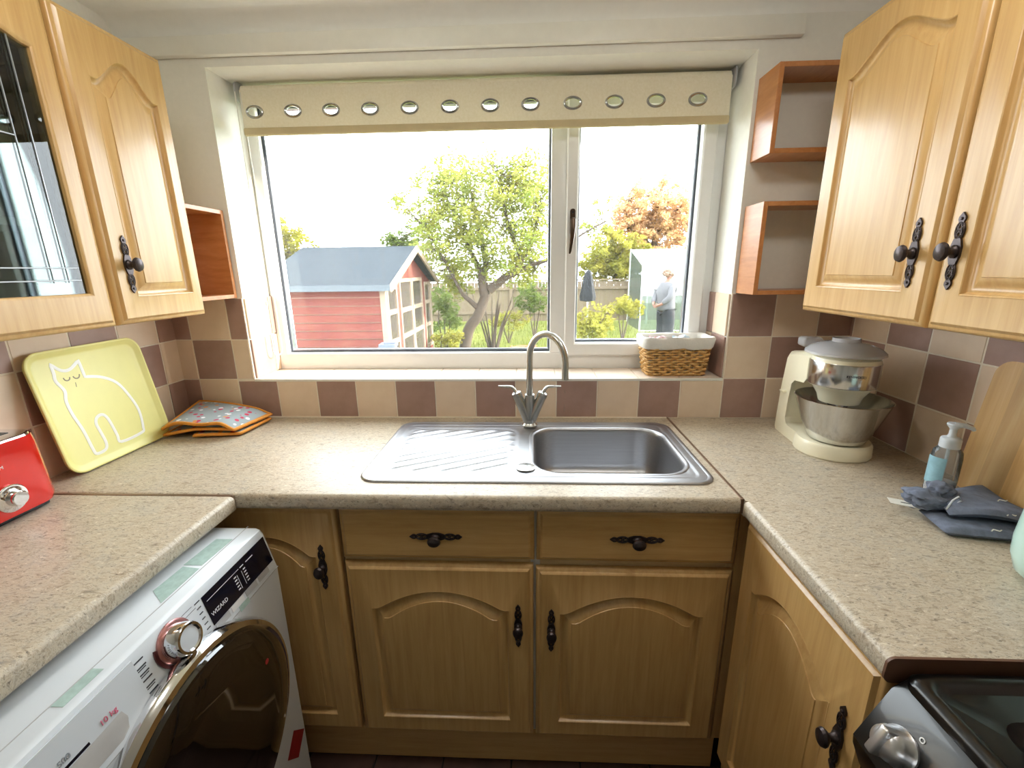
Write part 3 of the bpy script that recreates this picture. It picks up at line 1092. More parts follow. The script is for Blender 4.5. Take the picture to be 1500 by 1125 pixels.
g = G()
L = []
for x, ins in ((-hw, 0.012), (-hw + 0.004, 0.004), (-hw + 0.012, 0.0), (hw - 0.012, 0.0), (hw - 0.004, 0.004), (hw, 0.012)):
    L.append([(x, y + (ins if y < 0.3 else -ins), z - (ins * 0.8 if z > 0.7 else 0)) for y, z in prof])
g.loft(L)
body = part('body', g, 'white_plastic', wm, ang=28)
part('lid_seam', G().box((-hw + 0.002, 0.0585, 0.8495), (hw - 0.002, 0.0605, 0.8504)), 'grey_plastic', wm)
part('front_seam', G().box((-hw + 0.006, -0.0006, 0.7455), (hw - 0.006, 0.002, 0.7475)), 'grey_plastic', wm)
for x in (-0.25, 0.25):
    for y in (0.06, 0.50):
        part('foot', G().lathe([(0, 0), (0.02, 0), (0.02, 0.012), (0.008, 0.014), (0.008, 0.035)], 14, Matrix.Translation((x, y, 0))), 'dark_plastic', wm)
# sloping panel frame: x along the panel, y up the slope, z out of it
sl = math.atan2(0.018, 0.076)
PT = Matrix.Translation((0, 0.003, 0.760)) @ Matrix.Rotation(-sl, 4, 'X') @ Matrix.Rotation(PI / 2, 4, 'X')
pe = PT.to_euler()


def on_panel(x, s, out=0.0008):
    return PT @ Vector((x, s, out))


def panel_quad(name, mat, x0, x1, s0, s1, out=0.0008, parent=None, sk_=0.0):
    gq = G().prism([(x0, s0), (x1, s0), (x1 + sk_, s1), (x0 + sk_, s1)], 0.0, out, 'xy', PT)
    return part(name, gq, mat, parent or wm, smooth=False)


disp = panel_quad('display', 'display', 0.085, 0.283, 0.010, 0.074, 0.0012)
text_part('display_print', 'WIZARD', 0.0115, 'ink_white', disp, on_panel(0.112, 0.030, 0.0014), pe)
for k in range(5):
    for x0 in (0.166, 0.196):
        panel_quad('display_print', 'ink_white', x0, x0 + 0.007, 0.022 + k * 0.007, 0.0245 + k * 0.007, 0.0015, disp)
for x0 in (0.176, 0.190):
    panel_quad('display_print', 'ink_white', x0, x0 + 0.001, 0.020, 0.052, 0.0015, disp)
panel_quad('display_print', 'ink_white', 0.092, 0.186, 0.0595, 0.0605, 0.0015, disp)
panel_quad('display_print', 'ink_white', 0.190, 0.202, 0.059, 0.061, 0.0015, disp)
panel_quad('display_print', 'ink_white', 0.210, 0.234, 0.059, 0.061, 0.0015, disp)
for k in range(4):
    panel_quad('touch_key', 'grey_plastic' if k != 1 else 'ink_white', 0.088 + k * 0.045, 0.126 + k * 0.045, -0.004, 0.0085, 0.001)
panel_quad('key_label', 'sticker_green', 0.150, 0.180, -0.018, -0.006, 0.0008)
# programme dial
dx, ds = 0.010, 0.050
DT = PT @ Matrix.Translation((dx, ds, 0))
part('dial_bezel', G().lathe([(0.036, 0.0), (0.036, 0.003), (0.033, 0.0045), (0.029, 0.0045)], 36, DT), plain('rose_ring', srgb(206, 150, 150), 0.25, metal=0.7), wm)
dial = part('dial', G().lathe([(0.029, 0.003), (0.0275, 0.028), (0.0255, 0.031), (0.0215, 0.0315), (0.019, 0.0285), (0.0, 0.0280)], 36, DT), 'chrome', wm)
part('dial_face', G().lathe([(0.0195, 0.0287), (0.012, 0.0295), (0.0, 0.0298)], 28, DT), 'white_plastic', dial)
g = G()
g.loft([[DT @ Vector((r * math.cos(a), r * math.sin(a), z)) for r, z in ((0.037, 0.0002), (0.037, 0.004), (0.042, 0.003), (0.042, 0.0002))] for a in [PI * 0.88 + PI * 0.9 * k / 20 for k in range(21)]])
part('dial_arc', g, plain('dark_rose', srgb(96, 52, 56), 0.3, metal=0.5), wm)
for k in range(7):
    ln = (0.040, 0.030, 0.026, 0.024, 0.028, 0.030, 0.036)[k]
    s = 0.073 - k * 0.0115
    if k in (0, 2, 4):
        body_t = ('RAPID 14', 'COTTON', 'WOOL')[(0, 2, 4).index(k)]
    panel_quad('programme_print', 'ink', -0.030 - ln - 0.010, -0.034 - 0.010, s - 0.0011, s + 0.0011, 0.0006)
    panel_quad('programme_print', 'ink', 0.072 - ln * 0.1, 0.072 + ln * 0.22, s - 0.0010, s + 0.0010, 0.0006)
    if k in (1, 2, 4):
        panel_quad('programme_print', 'ink', -0.030 - ln * 0.8 - 0.012, -0.046, s - 0.0045, s - 0.0030, 0.0006)
panel_quad('programme_print', 'ink', 0.034, 0.062, 0.0745, 0.0750, 0.0006)
panel_quad('programme_print', 'ink', 0.042, 0.068, 0.0665, 0.0670, 0.0006)
# detergent drawer
dr = panel_quad('drawer_front', 'white_plastic', -0.288, -0.062, -0.012, 0.083, 0.0022)
g = G()
rec = [(-0.262, -0.003), (-0.118, -0.003), (-0.105, 0.004), (-0.100, 0.020), (-0.104, 0.034), (-0.262, 0.030)]
L = [[PT @ Vector((x, s, 0.0024)) for x, s in rec], [PT @ Vector((x * 0.985 - 0.002, 0.016 + (s - 0.016) * 0.85, 0.0026)) for x, s in rec], [PT @ Vector((x * 0.97 - 0.004, 0.014 + (s - 0.016) * 0.6, 0.0028)) for x, s in rec]]
g.loft(L, False, True)
part('drawer_grip', g, plain('grip_grey', srgb(186, 184, 182), 0.35), dr)
text_part('drawer_print', '10 kg', 0.012, 'ink_pink', dr, on_panel(-0.120, 0.044, 0.0030), pe)
text_part('drawer_print', 'H-WASH 500', 0.011, plain('ink_grey', srgb(150, 156, 164), 0.5), dr, on_panel(-0.205, 0.0475, 0.0030), pe)
panel_quad('drawer_print', 'display', -0.262, -0.152, 0.0345, 0.0385, 0.0030, dr)
g = G().prism([(-0.243 + 0.026 * math.cos(2 * PI * k / 24), 0.061 + 0.0185 * math.sin(2 * PI * k / 24)) for k in range(24)], 0.0, 0.0028, 'xy', PT)
badge = part('badge', g, plain('badge_silver', srgb(176, 182, 188), 0.3, metal=0.5), dr, smooth=False)
part('badge_ring', G().tube([PT @ Vector((-0.243 + 0.026 * math.cos(2 * PI * k / 32), 0.061 + 0.0185 * math.sin(2 * PI * k / 32), 0.003)) for k in range(32)], 0.0011, 6, closed=True), plain('badge_ring', srgb(70, 50, 78), 0.4), dr)
text_part('badge_print', 'Hoover', 0.0135, 'ink', dr, on_panel(-0.243, 0.061, 0.0032), pe)
# labels stuck to the top
TOPZ = 0.8502
part('label_sticker', G().prism([(0.155, 0.066), (0.245, 0.062), (0.245, 0.100), (0.155, 0.105)], TOPZ, TOPZ + 0.0005, 'xy'), 'sticker_green', wm, smooth=False, label='pale green energy label')
part('label_sticker', G().prism([(0.050, 0.064), (0.145, 0.064), (0.150, 0.102), (0.080, 0.105)], TOPZ, TOPZ + 0.0005, 'xy'), 'sticker_green', wm, smooth=False, label='pale green energy label')
part('label_sticker', G().prism([(-0.145, 0.040), (-0.085, 0.040), (-0.085, 0.058), (-0.145, 0.058)], TOPZ, TOPZ + 0.0005, 'xy'), 'sticker_green', wm, smooth=False, label='small green label')
part('label_sticker', G().prism([(0.245, 0.205), (0.285, 0.250), (0.245, 0.295), (0.205, 0.250)], -0.0008, 0.0, 'xz'), 'sticker_red', wm, smooth=False, label='red diamond-shaped label')
# door
dz, dr_ = 0.540, 0.244
DM = Matrix.Translation((0.0, 0, dz)) @ Matrix.Rotation(PI / 2, 4, 'X')
g = G().lathe([(dr_ * 0.99, -0.002), (dr_, 0.006), (dr_ * 0.995, 0.016), (dr_ * 0.975, 0.024), (dr_ * 0.94, 0.027), (dr_ * 0.915, 0.024)], 64, DM)
wd = part('door', g, 'chrome', wm)
part('door_glass', G().lathe([(dr_ * 0.918, 0.023), (dr_ * 0.90, 0.031), (dr_ * 0.82, 0.040), (dr_ * 0.62, 0.044), (dr_ * 0.60, 0.043), (dr_ * 0.4, 0.0425), (0.0, 0.042)], 64, DM), 'smoke_glass', wd)
part('door_sticker', G().lathe([(0, 0.0455), (0.006, 0.0453), (0.006, 0.044)], 12, DM @ Matrix.Translation((0.142, 0.085, -0.002))), plain('red_dot', srgb(190, 40, 40), 0.4), wd)

M['satin'] = plain('satin_silver', (0.72, 0.72, 0.74, 1), 0.3, metal=0.9, vary=0.02)
# ================================================================== cooker
CX0, CY1 = 1.772, -1.016
ck = thing('gas_cooker', 'black freestanding gas cooker with chrome knobs at the right run end', 'cooker', (CX0, CY1, 0), -PI / 2)
cw, cd = 0.545, 0.56
part('body', G().box((0.004, -0.03, 0.05), (cw, cd, 0.80), 0.004), 'black_gloss', ck)
for x in (0.04, cw - 0.04):
    for y in (0.03, cd - 0.05):
        part('foot', G().lathe([(0, 0), (0.018, 0), (0.018, 0.02), (0.008, 0.02), (0.008, 0.06)], 12, Matrix.Translation((x, y, 0))), 'dark_plastic', ck)
fas = [(0.006, 0.886), (-0.012, 0.872), (-0.048, 0.790), (-0.046, 0.775), (-0.030, 0.735), (0.03, 0.735), (0.03, 0.886)]
g = G()
L = []
for x, e in ((0.0, 0.006), (0.004, 0.001), (0.010, 0.0), (cw - 0.006, 0.0), (cw, 0.006)):
    L.append([(x, y + (e if y < 0.02 else 0), z - e * 0.3) for y, z in fas])
g.loft(L)
part('control_panel', g, 'black_gloss', ck, ang=30)
# hob: rounded tray with a sunken middle
g = G()
L = []
for o, z, r in ((0.0, 0.876, 0.02), (0.0, 0.892, 0.02), (0.004, 0.897, 0.02), (0.014, 0.899, 0.02), (0.020, 0.896, 0.02), (0.026, 0.889, 0.02), (0.060, 0.888, 0.03), (0.066, 0.880, 0.03), (0.075, 0.874, 0.03), (0.16, 0.874, 0.02)):
    L.append([(x, y, z) for x, y in rrect(o, cw - o, 0.0 + o, cd - o, r, 6)])
g.loft(L, True, True)
hob = part('hob', g, 'black_gloss', ck, ang=40)
for bx in (0.175, 0.385):
    for by in (0.17, 0.39):
        part('burner', G().lathe([(0.052, 0.872), (0.050, 0.884), (0.034, 0.886), (0.034, 0.894), (0.030, 0.897), (0, 0.898)], 28, Matrix.Translation((bx, by, 0))), 'black_matt', ck)
for k, bx in enumerate((0.175, 0.385)):
    g = G()
    x0, x1, y0, y1 = bx - 0.095, bx + 0.095, 0.075, 0.485
    zz = 0.914
    g.tube([(x, y, zz) for x, y in rrect(x0, x1, y0, y1, 0.02, 3)], 0.005, 6, closed=True)
    for by in (0.17, 0.39):
        for a in range(4):
            ang_ = PI / 4 + a * PI / 2
            g.tube([(bx + 0.025 * math.cos(ang_), by + 0.025 * math.sin(ang_), zz + 0.004), (bx + 0.094 * math.cos(a * PI / 2) if a % 2 == 0 else bx, by + (0.0 if a % 2 == 0 else 0.094 * math.sin(a * PI / 2)), zz)], 0.0045, 6)
    g.tube([(x0, 0.28, zz), (x1, 0.28, zz)], 0.0045, 6)
    for px, py in ((x0, y0), (x1, y0), (x0, y1), (x1, y1)):
        g.tube([(px + (0.006 if px == x0 else -0.006), py + (0.006 if py == y0 else -0.006), 0.8735), (px + (0.006 if px == x0 else -0.006), py + (0.006 if py == y0 else -0.006), zz)], 0.005, 6)
    part('pan_support', g, 'black_matt', ck)
fa = math.atan2(0.036, 0.082)
for k in range(5):
    KT = Matrix.Translation((0.055 + k * 0.082 if k else 0.052, -0.030, 0.831)) @ Matrix.Rotation(-fa, 4, 'X') @ Matrix.Rotation(PI / 2, 4, 'X')
    kn = part('knob', G().lathe([(0.025, -0.002), (0.025, 0.003), (0.0225, 0.006), (0.0215, 0.016), (0.0185, 0.024), (0.0125, 0.0285), (0.0, 0.030)], 28, KT), 'satin', ck)
    part('knob_grip', G().box((-0.006, -0.0205, 0.006), (0.006, 0.0205, 0.036), 0.003, 3, KT), 'satin', kn)
    part('knob_mark', G().lathe([(0.0022, 0.0), (0.0022, 0.0006), (0.0035, 0.0006), (0.0035, 0)], 14, KT @ Matrix.Translation((0.012, 0.031, 0.0003))), 'ink_white', kn)
part('oven_door', G().box((0.012, -0.052, 0.13), (cw - 0.010, -0.032, 0.725), 0.004, 2), 'black_gloss', ck)
part('oven_handle', G().tube([(0.05, -0.052, 0.68), (0.05, -0.085, 0.685), (cw - 0.05, -0.085, 0.685), (cw - 0.05, -0.052, 0.68)], 0.009, 10), 'chrome', ck)

# ================================================================== stand mixer
mx = thing('stand_mixer', 'cream stand mixer with a stainless steel bowl and clear splash cover', 'mixer', (2.146, -0.218, WT), math.radians(-6))
mx.scale = (0.96, 0.96, 1.13)
# local: column at the back (+y), bowl at the front (-y); width along x
side = [(-0.085, 0.0), (0.112, 0.0), (0.120, 0.008), (0.112, 0.14), (0.098, 0.222), (0.088, 0.234), (-0.035, 0.248), (-0.050, 0.243), (-0.052, 0.19), (-0.040, 0.178),
        (0.030, 0.172), (0.046, 0.160), (0.054, 0.10), (0.056, 0.05), (0.045, 0.036), (0.02, 0.034), (-0.085, 0.034)]


def side_loop(x, e):
    c = Vector((0.02, 0.12))
    return [(x, y + (0.004 * e if y < 0.02 else -0.010 * e), z - (0.010 * e if z > 0.1 else 0.0) + (0.0)) for y, z in side]


g = G()
g.loft([side_loop(-0.082, 1), side_loop(-0.074, 0.3), side_loop(-0.062, 0), side_loop(0.062, 0), side_loop(0.074, 0.3), side_loop(0.082, 1)])
part('body', g, 'cream', mx, ang=32)
BC = (0.0, -0.092)
g = G().lathe([(0.0, 0), (0.098, 0), (0.101, 0.004), (0.099, 0.030), (0.094, 0.036), (0.0, 0.036)], 40, Matrix.Translation((BC[0], BC[1] + 0.01, 0)), sx=0.98, sy=0.92)
part('base', g, 'cream', mx)
g = G().lathe([(0.0, 0.037), (0.066, 0.037), (0.072, 0.042), (0.092, 0.080), (0.116, 0.142), (0.1185, 0.1445), (0.1165, 0.1455), (0.114, 0.143), (0.090, 0.082), (0.068, 0.046), (0, 0.044)], 56, Matrix.Translation((BC[0], BC[1], 0)))
part('bowl', g, 'steel_bowl', mx, ang=50)
HC = (0.0, -0.075)
g = G().lathe([(0.036, 0.128), (0.050, 0.131), (0.056, 0.148), (0.068, 0.165), (0.076, 0.174), (0.076, 0.18)], 40, Matrix.Translation((HC[0], HC[1], 0)))
part('head_skirt', g, 'cream', mx)
part('whisk_shaft', G().lathe([(0.012, 0.062), (0.014, 0.10), (0.03, 0.129), (0.0, 0.13)], 16, Matrix.Translation((HC[0], HC[1], 0))), 'chrome', mx)
g = G().lathe([(0.0835, 0.176), (0.0845, 0.178), (0.0845, 0.232), (0.0835, 0.234)], 48, Matrix.Translation((HC[0], HC[1], 0)))
part('head_band', g, 'steel_bowl', mx)
g = G().lathe([(0.0, 0.174), (0.083, 0.175), (0.083, 0.236), (0.080, 0.243), (0.066, 0.248), (0.0, 0.250)], 48, Matrix.Translation((HC[0], HC[1], 0)))
part('head', g, 'cream', mx)
part('speed_dial', G().lathe([(0.018, 0), (0.018, 0.02), (0.016, 0.023), (0, 0.023)], 20, Matrix.Translation((0.076, -0.065, 0.205)) @ Matrix.Rotation(PI / 2, 4, 'Y')), 'cream', mx)
part('release_lever', G().box((-0.094, 0.06, 0.118), (-0.078, 0.085, 0.124), 0.002, 2), 'cream', mx)
g = G().lathe([(0.096, 0.250), (0.098, 0.251), (0.097, 0.256), (0.084, 0.266), (0.060, 0.275), (0.034, 0.279), (0.034, 0.288), (0.031, 0.288), (0.031, 0.277), (0.058, 0.272), (0.082, 0.263), (0.095, 0.253)], 44, Matrix.Translation((HC[0], HC[1] + 0.012, 0.0)))
cov = part('splash_cover', g, 'clear', mx)
g = G().box((-0.066, 0.03, 0.2505), (-0.01, 0.078, 0.276), 0.008, 3)
part('cover_chute', g, 'clear', mx)
text_part('head_print', 'KENWOOD', 0.0085, 'ink', mx, (HC[0] - 0.012, HC[1] - 0.0842, 0.208), (PI / 2, 0, -0.14))

# ================================================================== wicker basket
bk = thing('wicker_basket', 'small tapered wicker basket with a white cloth liner on the window sill', 'basket', (1.788, 0.0755, RZ0 + 0.0005))
bh = 0.116


def bloop(t, off=0.0):
    a = 0.100 + 0.014 * t + off
    b = 0.049 + 0.010 * t + off
    return a, b


def perim(a, b, r, n):
    pts = rrect(-a, a, -b, b, r, 6)
    L = [0]
    for i in range(len(pts)):
        p, q = pts[i], pts[(i + 1) % len(pts)]
        L.append(L[-1] + math.hypot(q[0] - p[0], q[1] - p[1]))
    out = []
    for k in range(n):
        s = L[-1] * k / n
        i = max(j for j in range(len(pts)) if L[j] <= s + 1e-12)
        f = (s - L[i]) / max(1e-9, L[i + 1] - L[i])
        p, q = pts[i], pts[(i + 1) % len(pts)]
        d = Vector((q[0] - p[0], q[1] - p[1])).normalized()
        out.append((p[0] + (q[0] - p[0]) * f, p[1] + (q[1] - p[1]) * f, d.y, -d.x))
    return out


g = G()
rows = 13
nst = 28
for r in range(rows):
    t = (r + 0.5) / rows
    a, b = bloop(t)
    pts = []
    for k, (x, y, nx_, ny_) in enumerate(perim(a, b, 0.018, nst * 4)):
        ph = 0.0042 * math.sin(2 * PI * (k / 8.0) + (r % 2) * PI)
        pts.append((x + nx_ * ph, y + ny_ * ph, 0.004 + bh * t + 0.0012 * math.sin(k * 0.9 + r * 2)))
    g.tube(pts, 0.0043, 5, closed=True)
wv = part('weave', g, 'wicker', bk, ang=80)
wv['kind'] = 'stuff'
g = G()
a, b = bloop(0)
a2, b2 = bloop(1)
P0, P1 = perim(a, b, 0.018, nst), perim(a2, b2, 0.018, nst)
for p, q in zip(P0, P1):
    g.tube([(p[0], p[1], 0.002), (q[0], q[1], bh + 0.004)], 0.0028, 5)
sk2 = part('stakes', g, 'wicker', bk)
sk2['kind'] = 'stuff'
part('bottom', G().prism(rrect(-0.098, 0.098, -0.047, 0.047, 0.018), 0.0, 0.004, 'xy'), 'wicker', bk)
g = G()
L = []
for (off, z) in ((0.0055, bh - 0.018), (0.0085, bh - 0.013), (0.0085, bh + 0.0), (0.008, bh + 0.016), (0.004, bh + 0.023), (-0.003, bh + 0.022), (-0.008, bh + 0.010), (-0.012, 0.03), (-0.02, 0.008)):
    a, b = bloop(max(0, z / bh), off)
    lp = []
    for k, (x, y, nx_, ny_) in enumerate(perim(a, b, 0.02, 96)):
        w_ = 0.0016 * math.sin(k * 0.55 + z * 90) * (1 if z > 0.05 else 0)
        lp.append((x + nx_ * w_, y + ny_ * w_, z + 0.0016 * math.sin(k * 0.4) * (1 if z < bh else 0.6)))
    L.append(lp)
g.loft(L, False, True)
part('liner', g, 'linen', bk, ang=70)
for k, (x, y, rz_, tilt, mat, lab) in enumerate(((-0.045, 0.0, 0.3, 0.5, plain('pink_packet', srgb(214, 180, 184), 0.4), 'pink packet lying in the wicker basket'), (0.035, 0.006, -0.2, 0.35, plain('pale_blue_packet', srgb(196, 210, 220), 0.25), 'crinkled pale blue packet lying in the wicker basket'))):
    gg = G()

    def fn(u, v, k=k):
        z = 0.010 * math.sin(u * 7 + k) * math.sin(v * 6) + 0.004 * math.sin(u * 19 + v * 13)
        return ((u - 0.5) * 0.075, (v - 0.5) * 0.062, z)
    gg.grid(fn, 14, 10)
    gg.grid(lambda u, v: tuple(Vector(fn(u, v)) - Vector((0, 0, 0.018 * math.sin(PI * u) * math.sin(PI * v) + 0.0005))), 14, 10, flip=True)
    o = part('packet', gg, mat, None, loc=(1.788 + x, 0.0755 + y, RZ0 + 0.123), rot=(0.2, tilt * 0.3, rz_), ang=60)
    tag(o, lab, 'packet')

# ================================================================== tray with a cat drawing
TW = 0.330
tr = bpy.data.objects.new('serving_tray', None)
COL.objects.link(tr)
tag(tr, 'square yellow tray with a white cat outline leaning against the left wall tiles', 'tray')
lean = 0.16
tr.location = (0.0665, -0.348, WT + 0.0022)
tr.rotation_euler = (lean, 0, PI / 2)
TROT = Euler((-lean, 0, PI / 2))
tr.rotation_euler = TROT
g = G()
L = []
hw_ = TW / 2
for o, y, r in ((0.004, 0.0, 0.03), (0.0, -0.006, 0.034), (0.0, -0.011, 0.034), (0.003, -0.0125, 0.031), (0.006, -0.0115, 0.028), (0.016, -0.004, 0.02), (0.021, -0.0028, 0.016)):
    L.append([(x, y, z) for x, z in rrect(-hw_ + o, hw_ - o, o, TW - o, r + 0.008, 7)])
g.loft(L, True, True)
part('tray_body', g, 'tray', tr, ang=50)
cat_pts = [(0.204, 0.893), (0.26, 0.831), (0.33, 0.825), (0.422, 0.882), (0.421, 0.739), (0.547, 0.706), (0.666, 0.623), (0.733, 0.479), (0.768, 0.326), (0.745, 0.162), (0.711, 0.121), (0.497, 0.115), (0.484, 0.187), (0.471, 0.309), (0.452, 0.376), (0.418, 0.398), (0.374, 0.382), (0.353, 0.335), (0.361, 0.255), (0.368, 0.156), (0.341, 0.106), (0.262, 0.101), (0.246, 0.154), (0.235, 0.321), (0.208, 0.468), (0.203, 0.583), (0.225, 0.668), (0.192, 0.755), (0.202, 0.821)]


def smooth_path(pts, closed=True, sub=4, sharp=()):
    n = len(pts)
    out = []
    for i in range(n if closed else n - 1):
        p0, p1, p2, p3 = [Vector(pts[(i + k) % n]) if closed else Vector(pts[min(max(i + k, 0), n - 1)]) for k in (-1, 0, 1, 2)]
        if i in sharp:
            p0 = p1
        if (i + 1) % n in sharp:
            p3 = p2
        for s in range(sub):
            t = s / sub
            out.append(0.5 * ((2 * p1) + (-p0 + p2) * t + (2 * p0 - 5 * p1 + 4 * p2 - p3) * t * t + (-p0 + 3 * p1 - 3 * p2 + p3) * t ** 3))
    if not closed:
        out.append(Vector(pts[-1]))
    return out


def tray_pt(p):
    return (-hw_ + p[0] * TW, -0.0030, p[1] * TW)


path = smooth_path(cat_pts, True, 4, sharp=(0, 3, 4))
part('cat_outline', G().tube([tray_pt(p) for p in path], 0.0048, 6, closed=True, flat=0.18, upv=(0, 1, 0)), 'paint_white', tr)
for q in ([(0.256, 0.769), (0.262, 0.750), (0.280, 0.741), (0.298, 0.748), (0.305, 0.764)], [(0.332, 0.765), (0.340, 0.748), (0.358, 0.741), (0.378, 0.750), (0.387, 0.770)]):
    part('cat_eye', G().tube([tray_pt(p) for p in smooth_path(q, False, 3)], 0.0016, 5, flat=0.3, upv=(0, 1, 0)), 'print_grey', tr)
part('cat_nose', G().tube([tray_pt((0.331, 0.712)), tray_pt((0.325, 0.675))], 0.0009, 5, flat=0.3, upv=(0, 1, 0)), 'print_grey', tr)

# ================================================================== red toaster
to = thing('toaster', 'glossy red toaster with a chrome dial at the left edge of the worktop', 'toaster', (0.088, -0.765, WT + 0.001), PI / 2)
tl_, td_, th_ = 0.155, 0.078, 0.176


def tloop(e, z):
    return [(x, y, z) for x, y in rrect(-tl_ + e, tl_ - e, -td_ + e, td_ - e, 0.045, 8)]


g = G()
L = [tloop(0.010, 0.012), tloop(0.002, 0.016), tloop(-0.001, 0.03), tloop(0.004, th_ - 0.02), tloop(0.006, th_)]
g.loft(L, True, False)
part('body', g, 'red', to, ang=50)
g = G()
L = [tloop(0.007, th_ - 0.002), tloop(0.009, th_ + 0.003), tloop(0.02, th_ + 0.006), tloop(0.044, th_ + 0.006)]
g.loft(L, False, True)
part('top_plate', g, 'chrome', to, ang=40)
for y in (-0.022, 0.022):
    part('slot', G().box((-0.115, y - 0.012, th_ + 0.0055), (0.115, y + 0.012, th_ + 0.0072), 0.001), 'dark_plastic', to)
part('base', G().box((-tl_ + 0.02, -td_ + 0.02, 0.0), (tl_ - 0.02, td_ - 0.02, 0.013), 0.004, 2), 'dark_plastic', to)
KT = Matrix.Translation((0.052, -td_ + 0.002, 0.058)) @ Matrix.Rotation(PI / 2, 4, 'X')
kn = part('dial', G().lathe([(0.0, 0), (0.030, 0.0), (0.030, 0.004), (0.028, 0.006), (0.018, 0.007), (0.0165, 0.008), (0.016, 0.022), (0.014, 0.024), (0, 0.024)], 32, KT), 'chrome', to)
text_part('body_print', 'SOM', 0.010, 'ink_white', to, (0.044, -td_ - 0.0002, 0.128), (PI / 2, 0, 0))

# ================================================================== folded oven glove
og = thing('oven_glove', 'folded grey spotted oven glove with orange edging in the left corner', 'oven glove', (0.0, 0.0, WT + 0.0045))


def slab_cloth(corners, zf, th, nu=18, nv=12, curve=0.0):
    """padded cloth sheet over four corners; zf(u, v) height of its underside"""
    c = [Vector((x, y, 0)) for x, y in corners]

    def P(u, v, top):
        p = (c[0] * (1 - u) + c[1] * u) * (1 - v) + (c[3] * (1 - u) + c[2] * u) * v
        e = min(1.0, min(u, 1 - u, v, 1 - v) * 9)
        e = math.sqrt(max(0, 1 - (1 - e) ** 2))
        z = zf(u, v)
        return (p.x, p.y, z + (th * (0.5 + 0.5 * e) if top else th * (0.5 - 0.5 * e)))
    gg = G()
    gg.grid(lambda u, v: P(u, v, True), nu, nv)
    gg.grid(lambda u, v: P(u, v, False), nu, nv, flip=True)
    rim = [P(k / nu, 0, True) for k in range(nu)] + [P(1, k / nv, True) for k in range(nv)] + [P(1 - k / nu, 1, True) for k in range(nu)] + [P(0, 1 - k / nv, True) for k in range(nv)]
    return gg, rim


sheets = [([(0.185, -0.225), (0.322, -0.200), (0.336, -0.055), (0.155, -0.035)], lambda u, v: 0.001 + 0.001 * math.sin(u * 6), 0.010),
          ([(0.086, -0.224), (0.310, -0.205), (0.330, -0.050), (0.060, -0.030)], lambda u, v: 0.0145 + 0.006 * math.sin(u * 3.0) - 0.013 * max(0, 0.45 - u) * 2, 0.010),
          ([(0.088, -0.228), (0.312, -0.214), (0.338, -0.048), (0.062, -0.024)], lambda u, v: 0.026 + 0.018 * math.sin(PI * min(1, u * 1.05)) ** 0.8 * (1 - 0.4 * v) + 0.006 * math.sin(u * 9) * (1 - v) + 0.030 * v * (1 - u) ** 1.4 - 0.012 * max(0, u - 0.82) * 5, 0.010)]
for k, (co, zf, th) in enumerate(sheets):
    gg, rim = slab_cloth(co, zf, th)
    p = part('cloth_layer', gg, 'glove', og, ang=70)
    part('edging', G().tube(rim, 0.0055, 6, closed=True), 'binding', p, ang=80, label='orange binding')

# ================================================================== things on the right worktop
# pump bottle
pb = thing('pump_bottle', 'clear plastic soap bottle with a white pump top', 'bottle', (2.218, -0.548, WT + 0.0005), -0.5)
g = G().lathe([(0.0, 0.0), (0.024, 0.0), (0.027, 0.003), (0.028, 0.010), (0.0275, 0.095), (0.0255, 0.108), (0.019, 0.117), (0.015, 0.119)], 28, sx=1.0, sy=0.8)
bo = part('bottle_body', g, 'bottle', pb)
g = G().lathe([(0.0, 0.002), (0.023, 0.002), (0.0265, 0.008), (0.0262, 0.034), (0.0, 0.034)], 24, sx=1.0, sy=0.8)
part('soap', g, plain('soap_foam', srgb(226, 226, 228), 0.5), bo)
g = G().loft([[(0.0285 * math.cos(a), 0.0285 * 0.81 * math.sin(a), z) for z in (0.030, 0.094)] for a in [PI * 0.9 + PI * 0.55 * k / 12 for k in range(13)]], False, False, open_loop=True)
part('label', g, 'bottle_label', bo)
part('dip_tube', G().tube([(0, 0, 0.01), (0, 0, 0.116)], 0.0035, 8), 'white_plastic', bo)
g = G().lathe([(0.0, 0.117), (0.0185, 0.117), (0.0185, 0.136), (0.017, 0.139), (0.009, 0.142), (0.0065, 0.148), (0.0065, 0.160), (0.012, 0.167), (0.0135, 0.171), (0.012, 0.1735), (0, 0.1745)], 24)
g.tube([(0.0, 0, 0.170), (0.018, 0, 0.1705), (0.030, 0, 0.166), (0.033, 0, 0.162)], [0.0065, 0.0055, 0.0045, 0.0035], 10)
part('pump', g, 'white_plastic', pb)

